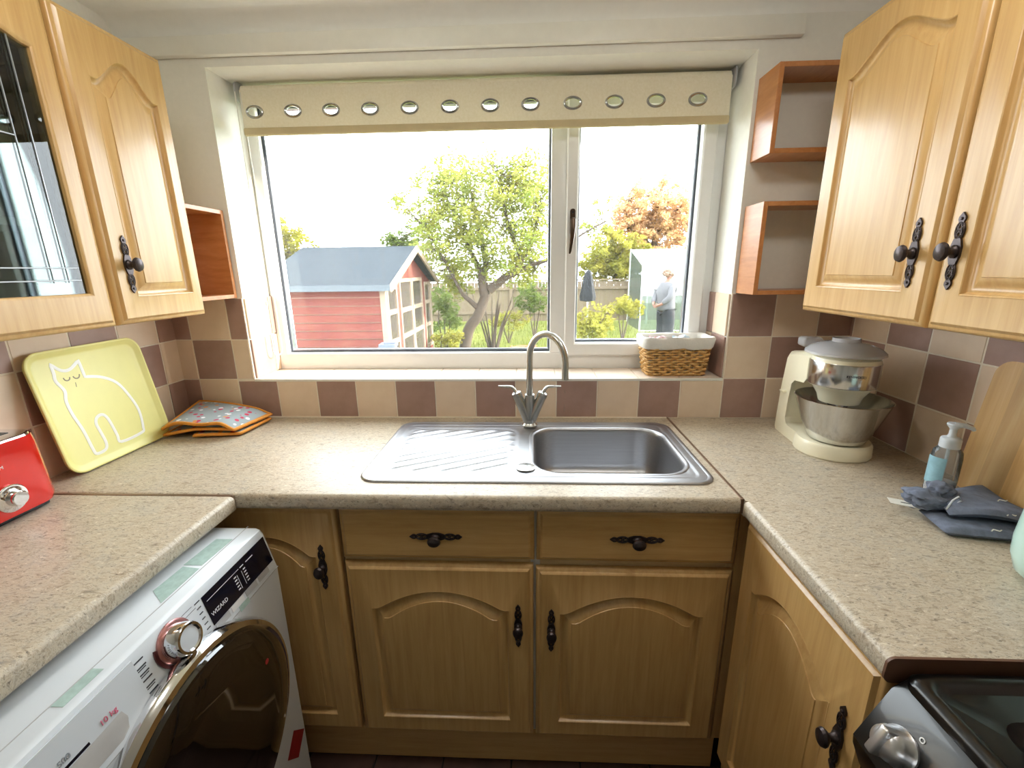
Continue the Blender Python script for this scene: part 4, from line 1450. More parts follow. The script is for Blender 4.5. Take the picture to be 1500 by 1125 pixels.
# chopping board
cb = bpy.data.objects.new('chopping_board', None)
COL.objects.link(cb)
tag(cb, 'bamboo chopping board leaning against the right wall tiles', 'chopping board')
bang = 0.115
cb.location = (2.2955, -0.495, WT + 0.0022)
cb.rotation_euler = Euler((-bang, 0, -PI / 2))
for k in range(5):
    x0, x1 = 0.052 * k, 0.052 * (k + 1)
    if k == 0:
        o2 = [(x1, 0), (x1, 0.31)] + arc(0.035, 0.275, 0.035, PI / 2, PI, 6) + arc(0.012, 0.012, 0.012, PI, 1.5 * PI, 4)
    elif k == 4:
        o2 = [(x0, 0.31), (x0, 0)] + arc(x1 - 0.012, 0.012, 0.012, 1.5 * PI, 2 * PI, 4) + arc(x1 - 0.035, 0.275, 0.035, 0, PI / 2, 6)
    else:
        o2 = [(x0, 0), (x1, 0), (x1, 0.31), (x0, 0.31)]
    tone = (0, 1, 2, 0, 1)[k]
    key = 'board%d' % tone
    if key not in M:
        f = (1.0, 0.93, 1.06)[tone]
        M[key] = wood('bamboo_%d' % tone, srgb(186 * f, 140 * f, 84 * f), srgb(206 * f, 164 * f, 104 * f), srgb(min(255, 218 * f), 182 * f, 126 * f), scale=(26, 26, 1.5), rough=0.5, coat=0.0)
    part('stave', G().prism(o2, 0.0, 0.018), key, cb, smooth=False)

# folded grey-blue apron with crumpled ties and a white tag
ap = thing('folded_apron', 'folded slate blue apron with crumpled ties beside the soap bottle', 'cloth', (0, 0, WT))


def wob(a, b, c):
    return 0.0025 * math.sin(a * 9 + c) * math.sin(b * 7 + 2 * c)


gg, rim = slab_cloth([(2.098, -0.640), (2.080, -0.722), (2.262, -0.762), (2.285, -0.590)], lambda u, v: 0.001 + 0.002 * v, 0.019, 16, 16)
part('cloth_layer', gg, 'denim', ap, ang=70)
gg, rim = slab_cloth([(2.145, -0.598), (2.112, -0.690), (2.255, -0.738), (2.285, -0.572)], lambda u, v: 0.021 + wob(u, v, 1) + 0.010 * math.sin(PI * v) * u, 0.020, 16, 16)
part('cloth_layer', gg, 'denim', ap, ang=70)


def crumple(n, r, seed, sc):
    bm = bmesh.new()
    bmesh.ops.create_icosphere(bm, subdivisions=n, radius=1.0)
    vs_ = []
    for v in bm.verts:
        q = v.co * (1 + 0.30 * mnoise.noise(v.co * 2.1 + Vector((seed, 0, 0))) + 0.14 * mnoise.noise(v.co * 5.5 + Vector((0, seed, 0))))
        vs_.append((q.x * sc[0] * r, q.y * sc[1] * r, q.z * sc[2] * r))
    bm.verts.index_update()
    fs_ = [[v.index for v in f.verts] for f in bm.faces]
    bm.free()
    return G().add(vs_, fs_)


part('tie_bundle', crumple(4, 0.034, 3.3, (1.1, 0.75, 0.62)), 'denim', ap, ang=50, loc=(2.100, -0.640, 0.038), rot=(0, 0.1, -0.5))
part('tie_bundle', crumple(4, 0.026, 8.1, (1.2, 0.8, 0.6)), 'denim', ap, ang=50, loc=(2.150, -0.622, 0.050), rot=(0.2, 0, 0.4))
part('cord_lock', G().tube([(2.118, -0.676, 0.034), (2.130, -0.672, 0.052), (2.148, -0.664, 0.056), (2.158, -0.662, 0.046), (2.142, -0.668, 0.042)], 0.0018, 6), 'white_plastic', ap)
g = G().box((-0.026, -0.009, 0.0), (0.026, 0.009, 0.0012), 0.0004)
tg = part('care_tag', g, 'paint_white', ap, loc=(2.062, -0.640, 0.0275), rot=(0.25, 0.12, -0.2), label='white fabric tag')
part('tag_print', G().box((-0.004, -0.0012, 0.0012), (0.014, 0.0012, 0.0014)), 'ink', tg)
for k, (x, y, z) in enumerate(((2.205, -0.715, 0.0445), (2.165, -0.7325, 0.0215), (2.228, -0.672, 0.052))):
    part('print_mark', G().tube([(x - 0.010, y, z), (x - 0.003, y + 0.004, z + 0.001), (x + 0.003, y - 0.002, z + 0.001), (x + 0.011, y + 0.003, z)], 0.0012, 5), 'paint_white', ap)

# pale mint appliance, cut by the photo's edge
ka = thing('countertop_appliance', 'pale mint rounded countertop appliance with a grey dial at the right edge', 'appliance', (2.150, -0.895, WT + 0.001), -PI / 2)
kl, kd_, kh = 0.088, 0.078, 0.215
L = []
for e, z in ((0.040, 0.0), (0.022, 0.004), (0.008, 0.018), (0.001, 0.045), (0.0, 0.075), (0.004, 0.15), (0.010, 0.19), (0.024, 0.208), (0.05, 0.215)):
    L.append([(x, y, z) for x, y in rrect(-kl + e, kl - e, -kd_ + e, kd_ - e, max(0.012, 0.055 - e * 0.6), 8)])
part('body', G().loft(L), 'mint', ka, ang=50)
KT = Matrix.Translation((0.0, -kd_ + 0.001, 0.075)) @ Matrix.Rotation(PI / 2, 4, 'X')
kn = part('dial_ring', G().lathe([(0.030, 0.0), (0.030, 0.003), (0.027, 0.004), (0.022, 0.003)], 28, KT), 'chrome', ka)
part('dial', G().lathe([(0.022, 0.0), (0.021, 0.012), (0.018, 0.014), (0, 0.014)], 28, KT), 'ink', ka)

# ================================================================== the garden
GZ = -0.20
M['lawn'] = leaf_mat('lawn_soil', [srgb(74, 79, 38), srgb(88, 93, 46), srgb(102, 99, 57)])
M['grass'] = leaf_mat('grass_blades', [srgb(78, 92, 38), srgb(98, 107, 52), srgb(118, 115, 67)])
M['bark'] = plain('bark', srgb(76, 63, 52), 0.9, vary=0.3, scale=14, bump=0.4)
M['leaf_apple'] = leaf_mat('leaf_apple', [srgb(88, 111, 52), srgb(119, 133, 67), srgb(147, 147, 73), srgb(164, 151, 72)])
M['leaf_yellow'] = leaf_mat('leaf_yellow', [srgb(113, 121, 50), srgb(140, 138, 61), srgb(162, 145, 70)])
M['leaf_autumn'] = leaf_mat('leaf_autumn', [srgb(176, 140, 124), srgb(200, 156, 122), srgb(208, 170, 116), srgb(202, 182, 118)])
M['leaf_green'] = leaf_mat('leaf_green', [srgb(66, 87, 43), srgb(91, 106, 54), srgb(114, 120, 66)])
M['shed_red'] = None
t = NT('weathered_red_stain')
v_ = t.coords((1.2, 1, 1.6))
f_ = t.noise(v_, 2.4, 6, 0.75, 0.6)
f2_ = t.noise(t.coords((3, 3, 40)), 2.0, 4, 0.7)
c_ = t.ramp(f_, [(0.35, srgb(93, 36, 27)), (0.52, srgb(107, 48, 37)), (0.66, srgb(114, 68, 53)), (0.78, srgb(124, 99, 79))])
t.set(Base_Color=t.mix(0.25, c_, t.ramp(f2_, [(0.3, srgb(81, 30, 24)), (0.7, srgb(118, 68, 56))])), Roughness=0.85)
M['shed_red'] = t.m
M['shed_trim'] = plain('shed_trim', srgb(140, 122, 104), 0.7, vary=0.12, scale=20)
M['felt'] = plain('roof_felt', srgb(50, 55, 60), 0.9, vary=0.18, scale=30, bump=0.3, spec=0.1)
M['fence_wood'] = wood('fence_wood', srgb(93, 78, 61), srgb(110, 95, 76), srgb(122, 109, 91), scale=(14, 14, 1.5), rough=0.9, coat=0.0)
M['shed_glass'] = thin_glass('shed_glass', (0.75, 0.78, 0.78, 1), 1.0, opaque=srgb(118, 110, 104), opaque_fac=0.35)
M['pane_sky_white'] = thin_glass('sky_white_greenhouse_pane', (0.5, 0.5, 0.5, 1), 1.0, opaque=srgb(150, 155, 155), opaque_fac=0.85)  # painted white stands in for the sky reflected in the glass
M['poly_clear'] = thin_glass('clear_greenhouse_sheet', (0.85, 0.92, 0.88, 1), 1.0, opaque=srgb(118, 128, 118), opaque_fac=0.35)

lawn = part('lawn', G().grid(lambda u, v: (-22 + 44 * u, 0.29 + 40 * v, GZ + 0.03 * math.sin(u * 60) * math.sin(v * 40)), 60, 60), 'lawn')
tag(lawn, 'sunlit garden lawn outside the window', 'lawn', kind='structure')
del lawn['category']
lawn.name = 'ground'

r_ = random.Random(11)
g = G()
for k in range(16000):
    Y = 3.2 + 9.0 * r_.random() ** 1.3
    x = 1.27 + (r_.random() * 0.95 - 0.45) * (Y + 1.5)
    a = r_.random() * PI
    hgt = 0.05 + 0.09 * r_.random()
    w_ = 0.008
    dx_, dy_ = math.cos(a) * w_, math.sin(a) * w_
    lx, ly = (r_.random() - 0.5) * 0.07, (r_.random() - 0.5) * 0.07
    b = len(g.v)
    g.v += [Vector((x - dx_, Y - dy_, GZ - 0.03)), Vector((x + dx_, Y + dy_, GZ - 0.03)), Vector((x + lx, Y + ly, GZ + hgt))]
    g.f.append((b, b + 1, b + 2))
o = part('grass', g, 'grass', lawn, smooth=False, fix=False)
o['kind'] = 'stuff'


def leaves(g, r_, c, rad, n, size):
    for _ in range(n):
        while True:
            q = Vector((r_.uniform(-1, 1), r_.uniform(-1, 1), r_.uniform(-1, 1)))
            if q.length < 1:
                break
        p = c + Vector((q.x * rad[0], q.y * rad[1], q.z * rad[2]))
        d1 = Vector((r_.gauss(0, 1), r_.gauss(0, 1), r_.gauss(0, 0.6))).normalized()
        d2 = d1.cross(Vector((r_.gauss(0, 1), r_.gauss(0, 1), r_.gauss(0, 1)))).normalized()
        s = size * r_.uniform(0.6, 1.3)
        b = len(g.v)
        g.v += [p - d1 * s, p + d2 * s * 0.45, p + d1 * s, p - d2 * s * 0.45]
        g.f.append((b, b + 1, b + 2, b + 3))


def tree(name, label, limbs, blobs, mat, seed, leaf=0.04, per=26, sub=16, cat='tree', group=None, twig=0.008):
    """limbs: list of (points, radii); blobs: list of (centre, radii, cluster count); clusters hang on twigs from the nearest limb"""
    rr = random.Random(seed)
    base = limbs[0][0][0]
    t = thing(name, label, cat, tuple(base), 0, group)
    gw, gl = G(), G()
    hubs = []
    for pts, rad in limbs:
        pts = [Vector(p) - Vector(base) for p in pts]
        sm = smooth_path(pts, False, 4)
        rs = [rad[0] + (rad[1] - rad[0]) * i / (len(sm) - 1) for i in range(len(sm))]
        gw.tube(sm, rs, 8)
        hubs += sm[len(sm) // 3:]
    for c, rad, n in blobs:
        c = Vector(c) - Vector(base)
        for _ in range(n):
            q = Vector((rr.gauss(0, 0.48), rr.gauss(0, 0.48), rr.gauss(0, 0.48)))
            if q.length > 1:
                q = q.normalized() * rr.uniform(0.8, 1.05)
            p = c + Vector((q.x * rad[0], q.y * rad[1], q.z * rad[2]))
            h = min(hubs, key=lambda k: (k - p).length + rr.uniform(0, 0.25))
            mid = h.lerp(p, 0.5) + Vector((rr.gauss(0, 0.08), rr.gauss(0, 0.08), rr.gauss(0.04, 0.08))) * (p - h).length * 0.6
            gw.tube([h, mid, p], [twig, twig * 0.7, twig * 0.3], 4)
            s = 0.17 * max(rad) ** 0.5
            leaves(gl, rr, p, (s, s, s * 0.8), per, leaf)
            leaves(gl, rr, mid, (s, s, s), per // 4, leaf)
    part('trunk', gw, 'bark', t, ang=60, fix=False)
    fo = part('foliage', gl, mat, t, smooth=False, fix=False)
    fo['kind'] = 'stuff'
    return t


AY = 6.2


def A(u, v, dy=0.0):
    return at(u, v, AY + dy)


b0 = A(676, 520)
b0.z = GZ - 0.05
limbs = [([b0, A(686, 485), A(700, 463), A(712, 430)], (0.105, 0.08)),
         ([A(710, 432), A(706, 405), A(712, 385), A(700, 330, 0.2), A(690, 280, 0.3)], (0.09, 0.02)),
         ([A(704, 455), A(688, 440), A(676, 428), A(650, 380), A(620, 330, -0.2)], (0.05, 0.012)),
         ([A(716, 425), A(738, 408), A(756, 392), A(778, 355), A(790, 310, 0.2)], (0.08, 0.02)),
         ([A(740, 408), A(775, 390, 0.3), A(815, 375, 0.3), A(850, 345, 0.5), A(892, 322, 0.6)], (0.05, 0.01)),
         ([A(706, 400), A(690, 370), A(668, 320), A(645, 270, 0.2)], (0.05, 0.01)),
         ([A(764, 378), A(745, 330), A(735, 280), A(728, 245)], (0.04, 0.008))]
blobs = [(A(700, 295), (0.88, 0.9, 0.80), 150), (A(765, 325), (0.6, 0.9, 0.95), 120), (A(660, 350), (0.62, 0.8, 0.55), 84), (A(730, 385), (0.6, 0.7, 0.4), 40),
         (A(612, 310, -0.1), (0.45, 0.5, 0.40), 26), (A(668, 410, 0.7), (0.36, 0.4, 0.36), 40), (A(770, 400, 0.8), (0.5, 0.4, 0.4), 34), (A(625, 385, 1.3), (0.4, 0.4, 0.45), 30), (A(780, 265), (0.4, 0.5, 0.45), 36), (A(645, 268), (0.45, 0.4, 0.4), 26), (A(865, 335, 0.6), (0.35, 0.3, 0.22), 8), (A(880, 300, 0.6), (0.3, 0.3, 0.3), 3)]
tree('apple_tree', 'large leafy apple tree with forked trunk in the middle of the lawn', limbs, blobs, 'leaf_apple', 3, 0.036, 30)

b0 = at(905, 470, 13.6)
b0.z = GZ
tree('small_tree', 'rounded yellow-green tree behind the fence, right of the window mullion', [([b0, at(903, 420, 13.6), at(900, 380, 13.6)], (0.14, 0.035))],
     [(at(900, 375, 13.6), (1.06, 1.0, 0.92), 110), (at(925, 395, 13.5), (0.62, 0.6, 0.42), 34), (at(868, 390, 13.7), (0.62, 0.6, 0.6), 44)], 'leaf_yellow', 5, 0.066, 36, twig=0.014)
b0 = at(958, 440, 21)
b0.z = GZ
tree('autumn_tree', 'tall orange-brown autumn tree behind the greenhouse', [([b0, at(958, 390, 21), at(960, 340, 21), at(965, 300, 21)], (0.3, 0.06)), ([at(958, 370, 21), at(930, 330, 21), at(915, 300, 21)], (0.14, 0.03)), ([at(959, 350, 21), at(985, 320, 21), at(1000, 300, 21)], (0.12, 0.03))],
     [(at(955, 305, 21), (1.9, 1.5, 1.3), 120), (at(925, 335, 21), (1.3, 1.2, 1.2), 80), (at(992, 340, 21), (1.3, 1.2, 1.4), 90), (at(950, 375, 21), (2.2, 1.2, 0.6), 70)], 'leaf_autumn', 9, 0.10, 36, twig=0.025)
b0 = at(410, 440, 15)
b0.z = GZ
tree('yellow_tree', 'golden tree behind the left end of the shed roof', [([b0, at(410, 390, 15), at(408, 350, 15)], (0.2, 0.05))],
     [(at(410, 366, 15), (1.25, 1.0, 1.05), 100)], 'leaf_yellow', 13, 0.085, 30, twig=0.02)
b0 = at(575, 420, 12)
b0.z = GZ
tree('hedge_tree', 'small grey-green tree behind the shed ridge', [([b0, at(575, 380, 12), at(578, 355, 12)], (0.12, 0.03))],
     [(at(580, 355, 12), (0.55, 0.5, 0.28), 22), (at(615, 345, 12), (0.4, 0.5, 0.5), 14)], 'leaf_green', 15, 0.06, 28, twig=0.012)


def bush(label, c, rad, n, mat, seed, leaf=0.035, per=30, name='garden_bush'):
    c = Vector(c)
    base = Vector((c.x, c.y, GZ))
    st = [([base, base.lerp(c, 0.6) + Vector((0.1 * k, 0.05 * k, 0)), c + Vector((0.3 * rad[0] * k, 0, 0.1))], (0.02, 0.006)) for k in (-1, 0, 1)]
    return tree(name, label, st, [(c, rad, n)], mat, seed, leaf, per, cat='bush', group='bushes in the garden', twig=0.005)


bush('bright green bush at the lower left of the right pane', at(868, 478, 5.6), (0.42, 0.35, 0.34), 34, 'leaf_yellow', 21, 0.04)
bush('small round pale bush in front of the fence near the woman', at(914, 452, 8.6), (0.42, 0.35, 0.26), 26, 'leaf_yellow', 22, 0.04)
bush('tall spiky shrub between the shed doors and the apple tree', at(650, 455, 7.7), (0.34, 0.35, 0.52), 30, 'leaf_green', 23, 0.045)
bush('dark shrub behind the apple trunk beside the mullion', at(783, 435, 8.8), (0.5, 0.4, 0.5), 34, 'leaf_green', 24, 0.045)
bush('low yellowing plants at the foot of the shed doors', at(655, 500, 5.9), (0.30, 0.3, 0.18), 16, 'leaf_yellow', 25, 0.035)
bush('hedge along the fence left of the apple trunk', at(600, 440, 10.6), (0.9, 0.4, 0.5), 30, 'leaf_green', 26, 0.05)
bush('straggly shrub in front of the fence behind the apple tree', at(745, 470, 8.5), (0.5, 0.3, 0.2), 22, 'leaf_yellow', 27, 0.035)
# multi-stemmed shrub behind the trunk
r2 = random.Random(5)
c = at(722, 488, 7.4)
ms = thing('stem_clump', 'clump of bare upright stems behind the apple trunk', 'bush', (c.x, c.y, GZ))
for k in range(11):
    a = r2.uniform(-0.22, 0.22)
    g = G().tube([(a * 0.3, r2.uniform(-0.1, 0.1), -0.02), (a * 1.0, 0, 0.5), (a * 2.2 + 0.03, 0, 0.95 + r2.random() * 0.35)], [0.022, 0.016, 0.006], 6)
    part('stem', g, 'bark', ms)
# fallen log and an orange tub on the grass
p, q = at(696, 497, 6.6), at(752, 489, 7.0)
p.z = q.z = GZ + 0.09
o = part('fallen_log', G().tube([p, p.lerp(q, 0.3) + Vector((0, 0, 0.02)), p.lerp(q, 0.7), q], [0.09, 0.085, 0.08, 0.07], 10), 'bark')
tag(o, 'fallen log lying on the grass beside the apple trunk', 'log')
c = at(767, 489, 6.9)
tb = thing('garden_tub', 'small orange garden tub on the grass beside the log', 'tub', (c.x, c.y, GZ))
part('tub_wall', G().lathe([(0.0, 0.0), (0.13, 0.0), (0.19, 0.17), (0.20, 0.175), (0.18, 0.17), (0.12, 0.02), (0.0, 0.02)], 20), plain('orange_plastic', srgb(222, 110, 70), 0.5), tb)
for s in (-1, 1):
    part('tub_handle', G().tube([(0.19 * s, -0.05, 0.165), (0.24 * s, -0.03, 0.19), (0.24 * s, 0.03, 0.19), (0.19 * s, 0.05, 0.165)], 0.012, 6), bpy.data.materials['orange_plastic'], tb)

# ---- fence
FY = 12.4
fe = thing('garden_fence', 'weathered close-board timber fence at the end of the garden', 'fence', (-3.0, FY, GZ))
fl, fh = 11.0, 1.34
g = G()
nb = int(fl / 0.11)
r3 = random.Random(2)
for k in range(nb):
    hh = fh - 0.08 + r3.uniform(-0.015, 0.015)
    g.box((k * 0.11, 0.0 + 0.012 * (k % 2), 0.06), (k * 0.11 + 0.105, 0.016 + 0.012 * (k % 2), hh))
pb_ = part('boards', g, 'fence_wood', fe, smooth=False)
pb_['kind'] = 'stuff'
for k in range(7):
    part('post', G().box((k * 1.83 - 0.05, -0.09, -0.1), (k * 1.83 + 0.05, 0.0, fh + 0.05), 0.006), 'fence_wood', fe, smooth=False)
for k in range(6):
    for zz in (0.28, 1.02):
        part('rail', G().box((k * 1.83 + 0.05, -0.05, zz), (k * 1.83 + 1.78, 0.0, zz + 0.08), 0.004), 'fence_wood', fe, smooth=False)
    part('capping', G().box((k * 1.83 + 0.05, -0.03, fh - 0.055), (k * 1.83 + 1.78, 0.05, fh - 0.02), 0.004), 'fence_wood', fe, smooth=False)

# ---- shed
SX_, SYN, SYF = -0.50, 3.86, 6.33
SL = 1.50
sh = thing('garden_shed', 'red weathered timber summerhouse with grey felt roof and glazed doors', 'shed', (SX_, SYN, GZ))
ez_, rz_ = 1.27 - GZ, 1.735 - GZ
dp = SYF - SYN
bhgt = 0.102
nbd = int(ez_ / bhgt) + 1
for k in range(nbd):
    z0 = k * bhgt
    z1 = min(ez_ + 0.02, z0 + bhgt - 0.010)
    if z1 - z0 < 0.02:
        continue
    prf = [(0.0, z0 + 0.001), (-0.020, z0 + 0.001), (-0.018, z0 + 0.02), (-0.006, z1), (0.0, z1)]
    part('wall_board', G().prism(prf, -SL, -0.045, 'yz'), 'shed_red', sh, smooth=False)
    for yy in (dp,):
        part('wall_board', G().prism([(yy - a, b) for a, b in prf], -SL, -0.045, 'yz'), 'shed_red', sh, smooth=False)
part('lining', G().box((-SL + 0.03, 0.002, 0), (-0.05, 0.01, ez_)), 'shed_trim', sh, smooth=False)
part('rear_wall', G().prism([(0.0, 0.0), (dp, 0.0), (dp, ez_), (dp / 2, rz_ - 0.06), (0.0, ez_)], -SL, -SL + 0.03, 'yz'), 'shed_red', sh, smooth=False)
for y in (0.0, dp):
    part('corner_post', G().box((-0.06, y - 0.022, 0), (0.012, y + 0.04 if y == 0 else y + 0.022, ez_), 0.004), 'shed_trim', sh, smooth=False)
part('gable_board', G().prism([(0.02, ez_ - 0.12), (dp - 0.02, ez_ - 0.12), (dp - 0.02, ez_), (dp / 2, rz_ - 0.05), (0.02, ez_)], -0.035, -0.012, 'yz'), 'shed_red', sh, smooth=False)


def shed_light(name, y0, y1, z0, z1, rails, door=False):
    g = G()
    fw_ = 0.05
    g.box((-0.03, y0, z0), (0.012, y0 + fw_, z1))
    g.box((-0.03, y1 - fw_, z0), (0.012, y1, z1))
    g.box((-0.03, y0 + fw_, z1 - fw_), (0.012, y1 - fw_, z1))
    g.box((-0.03, y0 + fw_, z0), (0.012, y1 - fw_, z0 + fw_))
    f = part(name, g, 'shed_trim', sh, smooth=False)
    zz = [z0 + fw_] + rails + [z1 - fw_]
    for k in range(len(zz) - 1):
        if k > 0:
            part('glazing_bar', G().box((-0.028, y0 + fw_, zz[k] - 0.03), (0.010, y1 - fw_, zz[k] + 0.03)), 'shed_trim', f, smooth=False)
        part('pane', G().box((-0.012, y0 + fw_, zz[k]), (-0.008, y1 - fw_, zz[k + 1])), 'shed_glass', f, smooth=False)
    return f


shed_light('side_window', 0.05, 0.48, 0.35, ez_ - 0.02, [0.74, 1.12])
shed_light('door', 0.60, 1.22, 0.04, ez_ + 0.06, [0.74, 1.10])
shed_light('door', 1.24, 1.86, 0.04, ez_ + 0.06, [0.74, 1.10])
shed_light('side_window', 1.99, 2.42, 0.35, ez_ - 0.02, [0.74, 1.12])
for y0, y1 in ((0.05, 0.48), (1.99, 2.42)):
    part('apron_panel', G().box((-0.03, y0, 0.0), (0.0, y1, 0.35)), 'shed_red', sh, smooth=False)
for y in (0.54, 1.925):
    part('door_post', G().box((-0.03, y - 0.055, 0), (0.008, y + 0.06, ez_ + 0.04)), 'shed_red', sh, smooth=False)
ov = 0.13
sl_ = (rz_ - ez_) / (dp / 2)
for s in (0, 1):
    ye = -ov if s == 0 else dp + ov
    ze = ez_ - sl_ * ov + 0.02
    pts = [(ye, ze), (dp / 2, rz_ + 0.02), (dp / 2, rz_ + 0.045), (ye, ze + 0.03)]
    part('roof_slope', G().prism(pts, -SL - 0.08, 0.11, 'yz'), 'felt', sh, smooth=False)
    part('bargeboard', G().prism([(ye, ze - 0.05), (dp / 2, rz_ - 0.04), (dp / 2, rz_ + 0.05), (ye, ze + 0.035)], 0.11, 0.135, 'yz'), 'shed_trim', sh, smooth=False)
part('roof_fascia', G().box((-SL - 0.07, -ov - 0.004, ez_ - sl_ * ov - 0.02), (0.11, -ov + 0.012, ez_ - sl_ * ov + 0.05)), plain('dark_felt_edge', srgb(84, 90, 96), 0.9), sh, smooth=False)
# small dark planter by the shed corner
c = at(570, 516, 3.45)
pl = thing('square_planter', 'small dark square planter beside the shed corner', 'planter', (c.x, c.y, GZ), 0.1)
hh = at(570, 503, 3.45).z - GZ
part('planter_box', G().loft([[(x, y, z) for x, y in rrect(-a, a, -a, a, 0.01, 2)] for a, z in ((0.070, 0.0), (0.085, hh * 0.96), (0.095, hh * 0.96), (0.095, hh), (0.078, hh), (0.07, hh - 0.05))], True, True), plain('dark_grey_planter', srgb(92, 98, 110), 0.6), pl, ang=30)
part('planter_soil', G().prism(rrect(-0.07, 0.07, -0.07, 0.07, 0.01, 2), hh - 0.045, hh - 0.03, 'xy'), plain('soil', srgb(70, 58, 46), 0.95), pl)

# ---- greenhouse
gp = at(942, 389, 10.2)
gh = thing('greenhouse', 'small greenhouse with painted sky-white upper panes behind the standing woman', 'greenhouse', (gp.x, 10.2, GZ))
gt = gp.z - GZ
al = plain('greenhouse_frame', srgb(206, 214, 210), 0.5, metal=0.3)
gw_, gd_ = 2.2, 1.5
xs_ = [0, 0.55, 1.1, 1.65, 2.2]
for x in xs_:
    part('upright', G().box((x - 0.018, -0.02, 0), (x + 0.018, 0.02, gt), 0.003), al, gh, smooth=False)
    part('upright', G().box((x - 0.018, gd_ - 0.02, 0), (x + 0.018, gd_ + 0.02, gt + 0.45), 0.003), al, gh, smooth=False)
    part('rafter', G().tube([(x, 0, gt), (x, gd_, gt + 0.45)], 0.018, 6), al, gh)
for z in (0.02, 0.95, gt):
    part('rail', G().box((0, -0.022, z - 0.018), (gw_, 0.022, z + 0.018), 0.003), al, gh, smooth=False)
for k in range(4):
    part('pane', G().box((xs_[k] + 0.018, -0.004, 0.968), (xs_[k + 1] - 0.018, 0.004, gt - 0.018)), 'pane_sky_white', gh, smooth=False)
    part('pane', G().box((xs_[k] + 0.018, -0.004, 0.04), (xs_[k + 1] - 0.018, 0.004, 0.932)), 'poly_clear', gh, smooth=False)
    part('roof_pane', G().loft([[(xs_[k] + 0.02, 0, gt), (xs_[k + 1] - 0.02, 0, gt), (xs_[k + 1] - 0.02, 0, gt + 0.006), (xs_[k] + 0.02, 0, gt + 0.006)], [(xs_[k] + 0.02, gd_, gt + 0.45), (xs_[k + 1] - 0.02, gd_, gt + 0.45), (xs_[k + 1] - 0.02, gd_, gt + 0.456), (xs_[k] + 0.02, gd_, gt + 0.456)]]), 'pane_sky_white', gh, smooth=False)
part('end_pane', G().prism([(0.02, 0.04), (gd_ - 0.02, 0.04), (gd_ - 0.02, gt + 0.42), (0.02, gt)], -0.004, 0.004, 'yz'), 'poly_clear', gh, smooth=False)

# ---- folded parasol under a dark cover
pp = at(862, 396, 8.3)
pa_ = thing('folded_parasol', 'closed garden parasol under a dark cover in front of the fence', 'parasol', (pp.x, 8.3, GZ))
hp = pp.z - GZ
part('pole', G().lathe([(0.02, 0.0), (0.02, hp - 0.02), (0, hp)], 10), al, pa_)
g = G()
L = []
for r, z in ((0.06, hp - 0.66), (0.15, hp - 0.64), (0.16, hp - 0.55), (0.12, hp - 0.35), (0.09, hp - 0.15), (0.05, hp - 0.03), (0.01, hp + 0.01)):
    L.append([(r * (1 + 0.12 * math.cos(6 * 2 * PI * k / 36)) * math.cos(2 * PI * k / 36), r * (1 + 0.12 * math.cos(12 * PI * k / 36)) * math.sin(2 * PI * k / 36), z) for k in range(36)])
g.loft(L, True, True)
part('cover', g, plain('dark_cover', srgb(24, 26, 30), 0.9), pa_)
part('foot', G().lathe([(0, 0), (0.22, 0), (0.22, 0.05), (0.05, 0.08), (0.03, 0.2)], 20), al, pa_)


# ---- the woman standing on the lawn
def skin_mesh(name, verts, edges, radii, mat, parent=None, root=0, sub=2):
    me = bpy.data.meshes.new(name)
    me.from_pydata([tuple(v) for v in verts], edges, [])
    o = bpy.data.objects.new(name, me)
    COL.objects.link(o)
    me.materials.append(mat if not isinstance(mat, str) else M[mat])
    sk_ = o.modifiers.new('skin', 'SKIN')
    if not me.skin_vertices:
        me.attributes.new('skin_tmp', 'FLOAT', 'POINT')
    lay = me.skin_vertices[0]
    for i, r in enumerate(radii):
        lay.data[i].radius = (r, r) if not isinstance(r, tuple) else r
        lay.data[i].use_root = (i == root)
    sk_.use_smooth_shade = True
    sb = o.modifiers.new('subdivision', 'SUBSURF')
    sb.levels = sb.render_levels = sub
    if parent is not None:
        o.parent = parent
    return o


M['skin'] = plain('skin', srgb(126, 88, 72), 0.6, vary=0.04)
M['jacket'] = plain('jacket_pale_tweed', srgb(92, 91, 94), 0.9, vary=0.25, scale=26, bump=0.3)
M['trousers'] = plain('trousers_black', srgb(22, 23, 28), 0.85, vary=0.15)
M['hair'] = plain('hair_white_blonde', srgb(128, 104, 88), 0.7, vary=0.15, scale=60)
V, E_, RR = [], [], []


def chain(start, pts):
    prev = start
    ids = []
    for p, r in pts:
        V.append(p)
        RR.append(r)
        if prev is not None:
            E_.append((prev, len(V) - 1))
        prev = len(V) - 1
        ids.append(prev)
    return ids


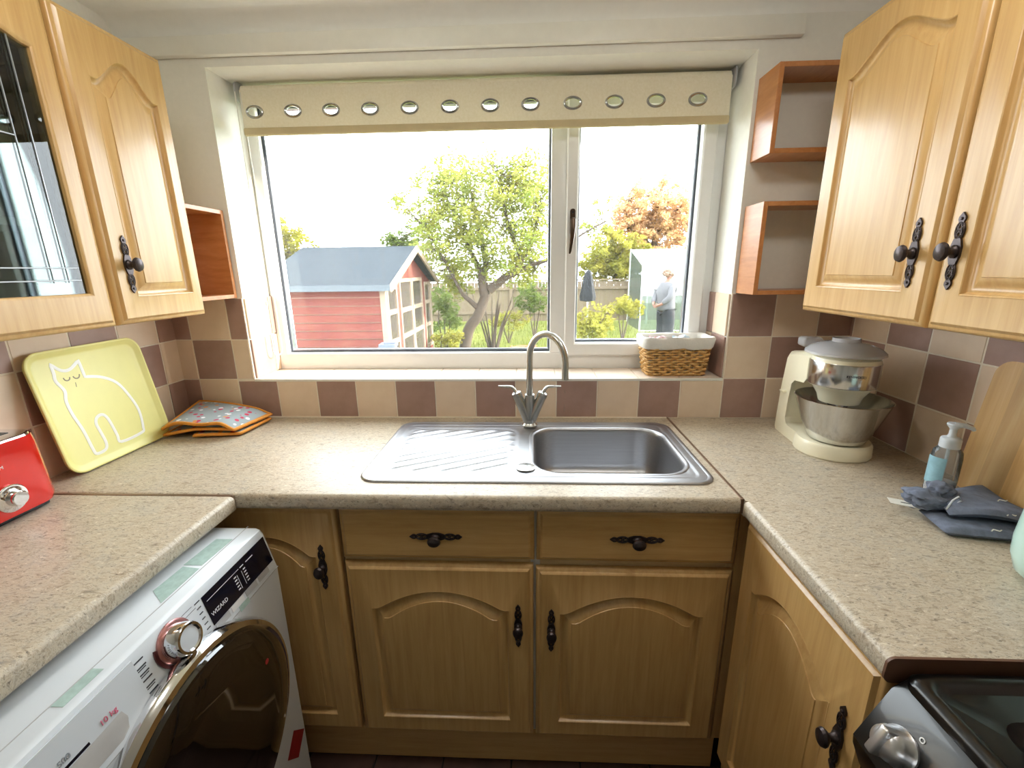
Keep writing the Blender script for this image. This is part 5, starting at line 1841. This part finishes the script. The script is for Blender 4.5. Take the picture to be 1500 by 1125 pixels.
HGT = 1.0
sp_ = chain(None, [((0, 0, 0.86), (0.13, 0.10)), ((-0.01, 0, 1.02), (0.125, 0.10)), ((-0.015, 0, 1.20), (0.14, 0.11)), ((0.0, 0, 1.31), (0.11, 0.08)), ((0.02, 0, 1.385), 0.048), ((0.03, 0, 1.43), 0.055), ((0.035, 0, 1.50), 0.085), ((0.03, 0, 1.565), 0.065)])
chain(sp_[6], [((0.125, 0, 1.485), 0.014)])
for s in (-1, 1):
    a_ = chain(sp_[3], [((-0.01, 0.15 * s, 1.29), 0.052), ((-0.09, 0.225 * s, 1.06), 0.042), ((-0.225, 0.12 * s, 0.915), 0.030), ((-0.25, 0.06 * s, 0.89), (0.034, 0.020))])
    for f in range(4):
        chain(a_[-1], [((-0.270, 0.03 * s, 0.905 - 0.018 * f), 0.009), ((-0.275, -0.01 * s, 0.902 - 0.017 * f), 0.008)])
    chain(a_[-1], [((-0.260, 0.045 * s, 0.925), 0.010), ((-0.263, 0.02 * s, 0.935), 0.008)])
    chain(sp_[0], [((0.0, 0.085 * s, 0.80), 0.085), ((0.02, 0.09 * s, 0.46), 0.055), ((-0.01, 0.09 * s, 0.10), 0.036), ((0.02, 0.09 * s, 0.045), 0.036), ((0.12, 0.095 * s, 0.035), 0.032)])
wp = at(977, 430, 7.7)
per_ = skin_mesh('person', V, E_, RR, 'skin')
per_.location = (wp.x, 7.7, GZ)
per_.rotation_euler = (0, 0, math.radians(22))
tag(per_, 'person in a pale jacket and black trousers standing with hands behind the back', 'person')
V, E_, RR = [], [], []
sp_ = chain(None, [((0, 0, 0.74), (0.215, 0.20)), ((-0.01, 0, 0.92), (0.20, 0.18)), ((-0.02, 0, 1.10), (0.195, 0.17)), ((-0.015, 0, 1.25), (0.16, 0.15)), ((0.005, 0, 1.345), (0.085, 0.07))])
for s in (-1, 1):
    chain(sp_[3], [((-0.015, 0.165 * s, 1.27), 0.080), ((-0.10, 0.235 * s, 1.06), 0.068), ((-0.215, 0.135 * s, 0.935), 0.050)])
skin_mesh('jacket', V, E_, RR, 'jacket', per_)
V, E_, RR = [], [], []
sp_ = chain(None, [((0, 0, 0.86), (0.14, 0.12))])
for s in (-1, 1):
    chain(0, [((0.0, 0.085 * s, 0.74), 0.14), ((0.02, 0.10 * s, 0.46), 0.12), ((-0.01, 0.10 * s, 0.09), 0.10)])
skin_mesh('trousers', V, E_, RR, 'trousers', per_)
g = crumple(4, 0.108, 1.7, (1.0, 0.88, 0.86))
part('hair', g, 'hair', per_, ang=80, loc=(0.005, 0, 1.535))
for s in (-1, 1):
    part('shoe', G().loft([[(x, y + 0.09 * s, z) for x, y in rrect(-0.08 + e, 0.16 - e, -0.042 + e, 0.042 - e, 0.035, 5)] for e, z in ((0.0, 0.0), (0.0, 0.03), (0.02, 0.07), (0.034, 0.08))]), 'dark_plastic', per_)

# ================================================================== added ceiling fill lamps (unseen, above the frame)
LT = NT('fill_lamp_dome')
LT.set(Base_Color=(1, 1, 1, 1), Emission_Color=(1.0, 0.975, 0.935, 1), Emission_Strength=11.5)  # glow of the added domes that brightens the interior
fill_lamp_base = G().lathe([(0.0, -0.001), (0.14, -0.001), (0.142, -0.018), (0.0, -0.02)], 40)
fill_lamp_dome = G().lathe([(0.135, -0.0195), (0.130, -0.042), (0.108, -0.066), (0.07, -0.080), (0.0, -0.086)], 40)
for lx, lab in ((0.72, 'left'), (1.68, 'right')):
    lamp = thing('added_fill_lamp', 'added round white fill lamp on the ceiling over the %s worktop' % lab, 'lamp', (lx, -0.88, CEIL), 0, 'added ceiling fill lamps')
    part('fill_lamp_base', fill_lamp_base, 'gloss_white', lamp)
    part('fill_lamp_shade', fill_lamp_dome, LT.m, lamp)
